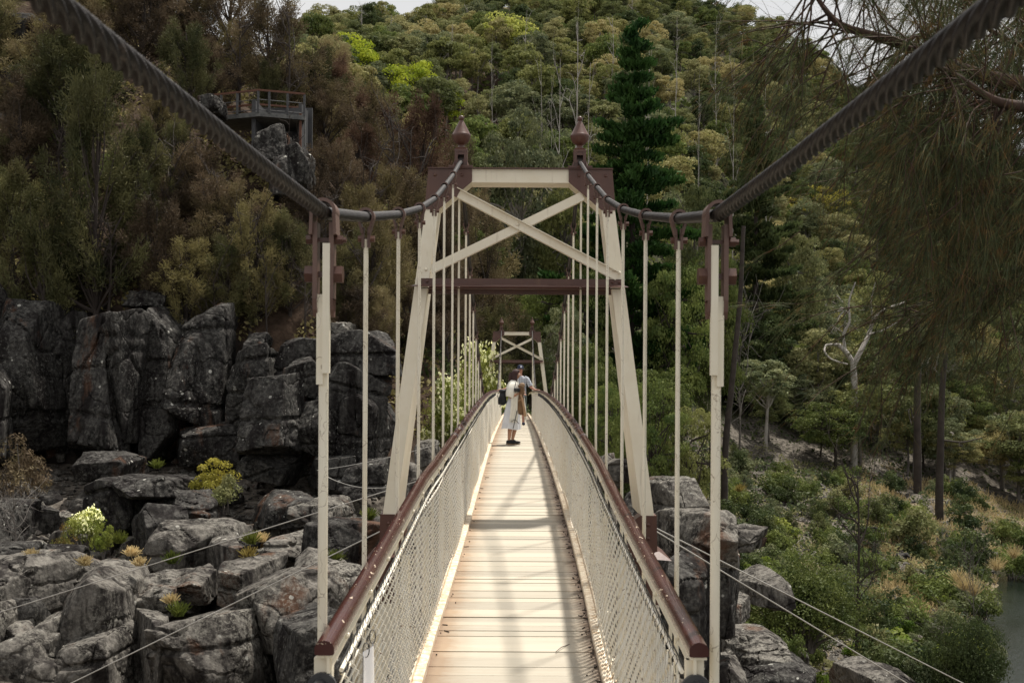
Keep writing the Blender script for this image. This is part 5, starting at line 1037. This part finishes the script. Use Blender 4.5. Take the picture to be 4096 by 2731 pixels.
# hanging curtain filling the right side
tb2 = MB(); nc = 11000; x = r.uniform(2950, 4600, nc); y = r.uniform(300, 1560, nc); dd = r.uniform(4.8, 7.6, nc)
cx_ = fbm(np.stack([x/170, y/420, dd*.6], 1), 31, 3); edge = 3330+np.clip(y-820, 0, 900)*.34-150*np.sin((y-300)/260); dens = np.clip((x-edge)/480, 0, 1)*np.clip((1640-y)/420, 0, 1)*np.clip(.50+cx_*1.4, .03, 1)*np.clip((y-250)/250, .2, 1)
k = r.random(nc) < dens*.70+.015*(x > 3050)
for xx, yy, d_ in zip(x[k], y[k], dd[k]):
    if r.random() > .20: continue
    lf = np.clip((3800-xx)/600, 0, 1); c0 = PT(xx, yy, d_)-FO; v0 = unit(np.array([-.25-.65*lf*r.random()+r.normal(0, .28), r.normal(0, .3), -.70+r.normal(0, .3)+.25*lf*r.random()])); l0 = r.uniform(.14, .34)
    if r.random() < .5: tb2.tube([c0-v0*l0*.9+np.array([0, 0, .02]), c0-v0*l0*.4, c0, c0+v0*l0*.3], [.0022, .0018, .0013, .0008], 3, caps=False)
    for _ in range(r.integers(9, 17)): t_ = r.uniform(-.5, .35); S.append(c0+v0*l0*t_+r.normal(0, .008, 3)); Dv.append(unit(v0+r.normal(0, .20, 3))); Ln.append(l0*r.uniform(.5, 1.0)); Dr.append(.40)
tb2.build('twig', M['barkr'], fs)['kind'] = 'stuff'
S, Dv, Ln, Dr = map(np.array, (S, Dv, Ln, Dr)); m = len(S); seg = 4; pp = [S]; v = Dv.copy()
for i in range(seg): v = unit(v+np.array([0, 0, -1])*(Dr*.22)[:, None]+r.normal(0, .03, (m, 3))); pp.append(pp[-1]+v*(Ln/seg)[:, None])
wv = unit(np.cross(Dv, r.normal(0, 1, (m, 3))))*(r.uniform(.0007, .0016, m))[:, None]; V = np.stack([np.stack([p-wv*(1-.15*i), p+wv*(1-.15*i)], 1) for i, p in enumerate(pp)], 1).reshape(-1, 3)
b0 = (np.arange(m)*(2*(seg+1)))[:, None]; Fq = np.concatenate([np.stack([b0[:, 0]+2*i, b0[:, 0]+2*i+1, b0[:, 0]+2*i+3, b0[:, 0]+2*i+2], 1) for i in range(seg)])
MB().add(V, Fq).build('foliage', L['fore'], fs)
for lst in PROTO.values():          # drop kinds that were never planted
    for root, W, H in lst:
        if root.get('_free'):
            for c in list(root.children): bpy.data.objects.remove(c)
            bpy.data.objects.remove(root)
# ================================================================ PEOPLE
def cloth(name, c, c2=None, rough=.8, s=9, checks=False):
    m, nt, b = mat(name, rough, 0, .2); co = coords(nt, False)
    k = mix(nt, ramp(nt, noise(nt, co, s, 4), [(.3, 0), (.7, 1)]), c, c2 or tuple(v*.8 for v in c))
    if checks:
        for ax in (0, 2):
            wv = N(nt, 'ShaderNodeTexWave', bands_direction='XYZ'[ax]); wv.inputs['Scale'].default_value = 6; nt.links.new(co, wv.inputs['Vector'])
            k = mix(nt, ramp(nt, wv.outputs['Fac'], [(.62, 0), (.7, .6)]), k, (.09, .10, .14))
    basecol(nt, b, k); return m
SK = m_plain('skin', (.44, .24, .155), (.38, .20, .125), .5, 0, 6, False); SKM = m_plain('skin_sunned', (.47, .23, .16), (.40, .19, .13), .5, 0, 6, False)
HAIR = m_plain('auburn_hair', (.022, .008, .006), (.045, .014, .010), .75, 0, 30, False)
WHT = cloth('white_cotton', (.74, .75, .78), (.62, .64, .68)); SHW = cloth('cream_shawl', (.82, .79, .71), (.70, .67, .58)); BLK = cloth('black_nylon', (.012, .013, .016), (.028, .03, .034), .5)
TAN = cloth('tan_jacket', (.20, .12, .065), (.13, .075, .04)); SHOE = cloth('dark_suede', (.035, .036, .04), (.02, .02, .022)); SOLE = cloth('shoe_sole', (.28, .19, .12)); NAVY = cloth('navy_cap', (.02, .026, .055)); PLD = cloth('checked_shirt', (.62, .65, .68), (.55, .58, .62), checks=True); SHT = cloth('grey_green_shorts', (.10, .12, .11))
def skel(name, P, E, mt, parent, sub=2, root=0):
    me = bpy.data.meshes.new(name); me.from_pydata([p[:3] for p in P], E, []); me.materials.append(mt); o = bpy.data.objects.new(name, me); col.objects.link(o); o.parent = parent
    md = o.modifiers.new('skin', 'SKIN'); md.use_smooth_shade = True; md.branch_smoothing = .3
    if not me.skin_vertices: me.skin_vertices.new() if hasattr(me.skin_vertices, 'new') else None
    bpy.context.view_layer.objects.active = o; 
    if not me.skin_vertices: bpy.ops.object.mode_set(mode='EDIT'); bpy.ops.mesh.customdata_skin_add(); bpy.ops.object.mode_set(mode='OBJECT')
    sv = me.skin_vertices[0].data
    for i, p in enumerate(P): rx = p[3]; ry = p[4] if len(p) > 4 else rx; sv[i].radius = (rx, ry); sv[i].use_root = (i == root)
    s = o.modifiers.new('sub', 'SUBSURF'); s.levels = sub; s.render_levels = sub; return o
def human(P, E): return P, E
def hand(P, E, w, d, side, curl=.6):     # palm and five fingers growing from wrist index w
    d = np.array(d, float); d /= np.linalg.norm(d); up = np.array([0, 0, 1.]); lat = np.cross(d, up); lat /= np.linalg.norm(lat); dn = -np.cross(lat, d)
    p0 = np.array(P[w][:3]); pm = p0+d*.06; P.append((*pm, .024, .018)); m = len(P)-1; E.append((w, m))
    for i, (o, l) in enumerate(((-.027, .062), (-.009, .072), (.010, .068), (.027, .052))):
        a = pm+d*.035+lat*o; b = a+d*l*.5-np.abs(dn)*0+np.array([0, 0, -1])*l*.2*curl; c = b+d*l*.3+np.array([0, 0, -1])*l*.45*curl; n = len(P); P += [(*a, .0085), (*b, .0078), (*c, .0068)]; E += [(m, n), (n, n+1), (n+1, n+2)]
    a = p0+d*.035+lat*side*.034; b = a+d*.035+lat*side*.016; n = len(P); P += [(*a, .010), (*b, .008)]; E += [(w, n), (n, n+1)]
def rings(mb, rows, k=28, seed=0, fold=0., nf=9, y=1.):   # rows: (cx, cy, z, rx, ry)
    a = np.arange(k)*2*math.pi/k; V = []
    for i, (cx, cy, z, rx, ry) in enumerate(rows):
        f = 1+fold*(i/(len(rows)-1))*(np.sin(a*nf+seed)+.5*np.sin(a*(nf*2-3)+seed*2+i*.3)); V.append(np.stack([cx+rx*np.cos(a)*f, cy+ry*np.sin(a)*f, np.full(k, z)+.012*np.sin(a*3+seed)*(i/(len(rows)-1))], 1))
    V = np.concatenate(V); n = len(rows); j = np.arange(k); j2 = (j+1) % k
    return mb.add(V, np.concatenate([np.stack([i*k+j, i*k+j2, (i+1)*k+j2, (i+1)*k+j], 1) for i in range(n-1)]))
# ---- woman
d0 = 26.3; W0 = (-.092, d0, float(zd(d0))+.002); wo = empty('person', W0); tag(wo, 'woman in a white dress and cream shawl standing on the deck, face turned right', 'person')
P = [(0, 0, .90, .115, .10), (-.01, 0, 1.05, .095, .085), (-.015, 0, 1.18, .105, .10), (-.01, 0, 1.28, .085, .09), (.01, 0, 1.345, .042), (.025, 0, 1.395, .044), (.045, 0, 1.44, .066, .062), (.042, 0, 1.495, .082, .074), (.038, 0, 1.535, .058, .055),
     (-.02, -.14, 1.275, .048), (-.06, -.20, 1.12, .042), (-.085, -.22, .985, .036), (.03, -.235, 1.045, .031), (.10, -.22, 1.09, .024), (0, .14, 1.275, .048), (.02, .20, 1.12, .042), (.05, .19, 1.0, .036), (.12, .08, 1.04, .030), (.15, -.02, 1.06, .023),
     (-.03, -.08, .82, .085), (-.045, -.08, .50, .056), (-.05, -.08, .36, .054), (-.06, -.08, .11, .034), (-.062, -.085, .06, .034), (0, -.095, .035, .030), (.02, .08, .82, .085), (.06, .07, .50, .056), (.055, .07, .36, .053), (.01, .06, .11, .034), (.012, .06, .06, .034), (.09, .055, .035, .028),
     (.112, 0, 1.462, .016), (.128, 0, 1.457, .008), (.10, 0, 1.425, .022)]
E = [(0, 1), (1, 2), (2, 3), (3, 4), (4, 5), (5, 6), (6, 7), (7, 8), (3, 9), (9, 10), (10, 11), (11, 12), (12, 13), (3, 14), (14, 15), (15, 16), (16, 17), (17, 18), (0, 19), (19, 20), (20, 21), (21, 22), (22, 23), (23, 24), (0, 25), (25, 26), (26, 27), (27, 28), (28, 29), (29, 30), (6, 31), (31, 32), (6, 33)]
hand(P, E, 13, (1, .1, .25), 1, .5); hand(P, E, 18, (.6, -.8, .15), -1, .8); skel('body', P, E, SK, wo)
mb = MB(); rings(mb, [(-.015, 0, 1.30, .09, .15), (-.02, 0, 1.20, .11, .165), (-.02, 0, 1.08, .10, .135), (-.015, 0, 1.0, .105, .13), (-.02, 0, .92, .125, .155), (-.025, 0, .75, .155, .19), (-.03, 0, .58, .178, .215), (-.032, 0, .43, .195, .23), (-.034, 0, .33, .205, .24)], 56, 1.3, .07, 7); mb.build('dress', WHT, wo, smooth=True)
mb = MB(); rings(mb, [(.0, 0, 1.372, .062, .066), (-.01, 0, 1.345, .085, .12), (-.02, 0, 1.30, .11, .185), (-.035, -.01, 1.22, .125, .225), (-.05, -.02, 1.13, .130, .250), (-.06, -.025, 1.05, .125, .255), (-.062, -.025, 1.00, .115, .245)], 48, 2.2, .05, 6); sh = mb.build('shawl', SHW, wo, smooth=True)
g = []; nx, nz = 14, 18
for j in range(nz):
    t = j/(nz-1); z = 1.16-.60*t
    for i in range(nx): u = i/(nx-1); g.append((-.075+.17*u+.02*math.sin(t*3), -.225-.05*t+.014*math.sin(u*22+t*2), z-.05*u*(1-t)))
g = np.array(g); ii, jj = np.meshgrid(np.arange(nz-1), np.arange(nx-1), indexing='ij'); q = (ii*nx+jj).ravel(); Fq = np.stack([q, q+1, q+nx+1, q+nx], 1); pm = MB().add(g, Fq).add(g+np.array([0, .008, 0]), Fq[:, ::-1])
pm.build('shawl_end', SHW, sh, smooth=True); fr = MB()
for i in range(26): x = -.072+.166*i/25; fr.tube([(x, -.272, .565), (x+.004*math.sin(i), -.272, .53), (x+.009*math.sin(i*2.1), -.27, .475)], .0026, 4)
fr.build('fringe', SHW, sh)
hb = MB(); th = np.linspace(0, math.pi, 12); pr = []
V, Fc = CUBE[12]; n = V/np.linalg.norm(V, axis=1)[:, None]; Hh = n*np.array([.098, .090, .100]); fm = (n[:, 0] > .45) & (n[:, 2] < .55); Hh[fm] *= .80; Hh[n[:, 2] < -.3] *= np.array([.8, 1, 1]); Hh += np.array([.022, 0, 1.492]); hb.add(Hh, Fc)
for sy in (-1, 1):
    hb.sweep([(.0, sy*.060, 1.50), (-.005, sy*.078, 1.42), (.005, sy*.085, 1.34), (.02, sy*.088, 1.27), (.05, sy*.08, 1.205)], [(-.045, -.022), (.045, -.022), (.055, 0), (.045, .022), (-.045, .022), (-.055, 0)], up=(0, 1, 0))
hb.tube([(-.04, 0, 1.50), (-.065, 0, 1.42), (-.06, 0, 1.33), (-.05, 0, 1.24)], [.075, .07, .066, .04], 12)
hb.build('hair', HAIR, wo, smooth=True)
MB().tube([(.112+.017*math.cos(a), -.045+.004*math.sin(a), 1.478+.016*math.sin(a)) for a in np.linspace(0, 6.28, 14)], .0018, 4).tube([(.10, -.05, 1.48), (.03, -.075, 1.482)], .0018, 4).build('glasses', M['galvw'], wo)
eb = MB(); 
for sy in (-1, 1): eb.box((.108, sy*.030, 1.477), (.006, .009, .004))
eb.build('eye', M['black'], wo)
for (x, y, lx_) in ((-.052, -.085, 0), (.022, .058, 1)):
    m1 = MB(); V, Fc = CUBE[12]; n = V/np.linalg.norm(V, axis=1)[:, None]; S_ = np.sign(n)*np.abs(n)**.75*np.array([.125 if lx_ else .105, .044, .042]); S_[:, 2] *= np.where(S_[:, 0] > .02, .72, 1.25); m1.add(S_+np.array([x+.035, y, .052]), Fc); s_ = m1.build('shoe', SHOE, wo, smooth=True); MB().add(S_*np.array([1.04, 1.05, .30])+np.array([x+.035, y, .014]), Fc).build('sole', SOLE, s_, smooth=True)
wo.rotation_euler = (0, R(2.2), 0)
# things she carries
def blob(name, half, c, mt, parent, q=.6, seed=0, amp=.06):
    V, Fc = CUBE[12]; n = V/np.linalg.norm(V, axis=1)[:, None]; S_ = np.sign(n)*np.abs(n)**q*np.array(half); S_ = S_*(1+amp*fbm(n*2.2+seed, seed, 3))[:, None]; return MB().add(S_+np.array(c), Fc).build(name, mt, parent, smooth=True)
bp = empty('backpack', (W0[0]-.19, W0[1]+.02, W0[2]+.82)); tag(bp, 'small black backpack hanging behind the woman in white', 'backpack')
blob('pack_body', (.078, .13, .155), (0, 0, .16), BLK, bp, .7, 3); blob('front_pocket', (.035, .10, .085), (-.07, 0, .10), BLK, bp, .7, 5); blob('lid', (.085, .125, .045), (.0, 0, .30), BLK, bp, .7, 6)
MB().tube([(.05, -.10, .30), (.12, -.12, .42), (.19, -.10, .40)], .012, 6).tube([(-.09, -.05, .27), (-.12, -.05, .20), (-.10, -.05, .16)], .006, 5).tube([(-.05, .05, .02), (-.07, .03, -.03)], .006, 5).build('strap', BLK, bp)
cm = empty('camera', (W0[0]+.10, W0[1]-.27, W0[2]+1.15)); tag(cm, 'black camera held at the chest of the woman in white', 'camera'); blob('camera_body', (.062, .03, .042), (0, 0, 0), BLK, cm, .5, 1, .01); MB().tube([(-.01, -.02, 0), (-.01, -.09, -.005)], .030, 14).build('lens', M['black'], cm); MB().tube([(-.05, -.02, .03), (-.03, .06, .14), (.0, .12, .20)], .006, 5).build('strap', BLK, cm)
jk = empty('jacket', (W0[0]+.20, W0[1]-.20, W0[2]+.62)); tag(jk, 'brown jacket draped over the forearm of the woman in white', 'jacket')
mb = MB(); rings(mb, [(-.02, 0, .66, .03, .04), (-.01, 0, .60, .060, .06), (.0, 0, .50, .065, .07), (-.015, 0, .40, .055, .07), (-.02, 0, .25, .072, .08), (-.02, 0, .08, .080, .08), (-.03, 0, .02, .078, .078)], 30, .7, .10, 5); mb.build('jacket_body', TAN, jk, smooth=True)
MB().tube([(-.02, -.09, .44), (.02, -.10, .30), (.055, -.10, .14), (.075, -.10, -.02)], [.018, .02, .026, .034], 10).tube([(-.07, -.08, .30), (-.02, -.10, .33), (.03, -.09, .34)], .010, 6).build('sleeve', cloth('pale_tan_lining', (.42, .27, .16)), jk, smooth=True); blob('collar', (.06, .05, .05), (.01, -.02, .63), cloth('collar_fleece', (.32, .22, .14)), jk, .9, 8, .15)
tp = MB().tube([(.005, 0, .38), (-.03, -.02, .20), (-.075, -.03, .0)], .008, 6).tube([(-.03, -.02, .20), (.05, -.03, .11)], .006, 5).tube([(-.03, -.02, .20), (-.12, -.03, .15)], .006, 5).build('tripod', M['black']); tp.location = (W0[0]+.10, W0[1]-.30, W0[2]+.34); tag(tp, 'thin black folding tripod dangling in front of the white skirt', 'tripod')
sc2 = MB(); rings(sc2, [(0, 0, .46, .012, .03), (.01, 0, .30, .022, .04), (.03, 0, .10, .026, .045), (.035, 0, 0, .022, .04)], 16, .2, .12, 4); o = sc2.build('scarf', SHW, smooth=True); o.location = (W0[0]+.25, W0[1]-.10, W0[2]+.53); tag(o, 'narrow white scarf hanging beside the brown jacket', 'scarf')
# ---- man
d1 = 38.5; M0 = (.118, d1, float(zd(d1))+.002); mo = empty('person', M0); tag(mo, 'man in checked shirt and navy cap behind the woman, hands on both handrails', 'person')
P = [(0, .05, .95, .14, .12), (0, .0, 1.12, .135, .11), (0, -.05, 1.30, .16, .12), (0, -.07, 1.44, .13, .10), (0, -.09, 1.53, .055), (0, -.11, 1.60, .056), (0, -.13, 1.66, .078, .082), (0, -.125, 1.73, .090, .095), (0, -.12, 1.785, .066, .07),
     (-.19, -.07, 1.43, .062), (-.31, -.10, 1.22, .050), (-.38, -.12, 1.15, .043), (-.50, -.14, 1.105, .034), (-.57, -.15, 1.10, .027), (.19, -.07, 1.43, .062), (.29, -.10, 1.22, .050), (.33, -.12, 1.17, .043), (.42, -.14, 1.11, .034), (.47, -.15, 1.10, .027),
     (-.09, .05, .88, .095), (-.10, .02, .50, .065), (-.10, .05, .38, .058), (-.10, .06, .10, .040), (-.10, .04, .06, .038), (-.11, -.08, .035, .034), (.09, .05, .88, .095), (.10, .02, .50, .065), (.10, .05, .38, .058), (.10, .06, .10, .040), (.10, .04, .06, .038), (.11, -.08, .035, .034), (0, -.215, 1.685, .018), (0, -.232, 1.675, .011)]
E = [(0, 1), (1, 2), (2, 3), (3, 4), (4, 5), (5, 6), (6, 7), (7, 8), (3, 9), (9, 10), (10, 11), (11, 12), (12, 13), (3, 14), (14, 15), (15, 16), (16, 17), (17, 18), (0, 19), (19, 20), (20, 21), (21, 22), (22, 23), (23, 24), (0, 25), (25, 26), (26, 27), (27, 28), (28, 29), (29, 30), (6, 31), (31, 32)]
hand(P, E, 13, (-1, -.3, -.05), 1, .6); hand(P, E, 18, (1, -.3, -.05), -1, .6); skel('body', P, E, SKM, mo)
mb = MB(); rings(mb, [(0, -.075, 1.52, .075, .075), (0, -.07, 1.49, .16, .11), (0, -.06, 1.42, .225, .135), (0, -.05, 1.30, .195, .145), (0, -.01, 1.10, .175, .145), (0, .03, .92, .18, .15), (0, .05, .86, .185, .155)], 32, .4, .03, 5)
for s in (-1, 1): mb.tube([(s*.13, -.07, 1.455), (s*.20, -.075, 1.42), (s*.27, -.09, 1.30), (s*.315, -.10, 1.21)], [.075, .078, .075, .078], 12)
mb.build('shirt', PLD, mo, smooth=True)
mb = MB()
for s in (-1, 1): mb.tube([(s*.07, .05, .95), (s*.09, .045, .85), (s*.10, .03, .65), (s*.10, .02, .48)], [.12, .112, .098, .098], 14)
mb.build('shorts', SHT, mo, smooth=True)
for s in (-1, 1): V, Fc = CUBE[12]; n = V/np.linalg.norm(V, axis=1)[:, None]; S_ = np.sign(n)*np.abs(n)**.75*np.array([.05, .14, .045]); MB().add(S_+np.array([s*.105, -.015, .05]), Fc).build('shoe', NAVY, mo, smooth=True)
V, Fc = CUBE[12]; n = V/np.linalg.norm(V, axis=1)[:, None]; S_ = n*np.array([.103, .113, .10]); S_[:, 2] = np.maximum(S_[:, 2], -.012); cp = MB().add(S_+np.array([0, -.12, 1.765]), Fc).build('cap', NAVY, mo, smooth=True)
MB().hexa([(-.07, -.32, 1.742), (.07, -.32, 1.742), (.095, -.20, 1.752), (-.095, -.20, 1.752), (-.07, -.32, 1.748), (.07, -.32, 1.748), (.095, -.20, 1.762), (-.095, -.20, 1.762)]).build('visor', NAVY, cp)
MB().lathe([(0, .004), (.028, 0)], (0, 0, 0), 14).build('badge', M['paper'], cp).location = (.0, 0, 0)
bd = [o for o in bpy.data.objects if o.name.startswith('badge')][0]; bd.location = (.02, -.228, 1.80); bd.rotation_euler = (R(75), 0, 0)
HM = m_plain('grey_brown_hair', (.06, .045, .035), (.12, .09, .07), .6, 0, 30, False); MB().lathe([(.088, 1.70), (.094, 1.73), (.095, 1.765)], (0, -.11, 0), 18).build('hair', HM, mo, smooth=True)
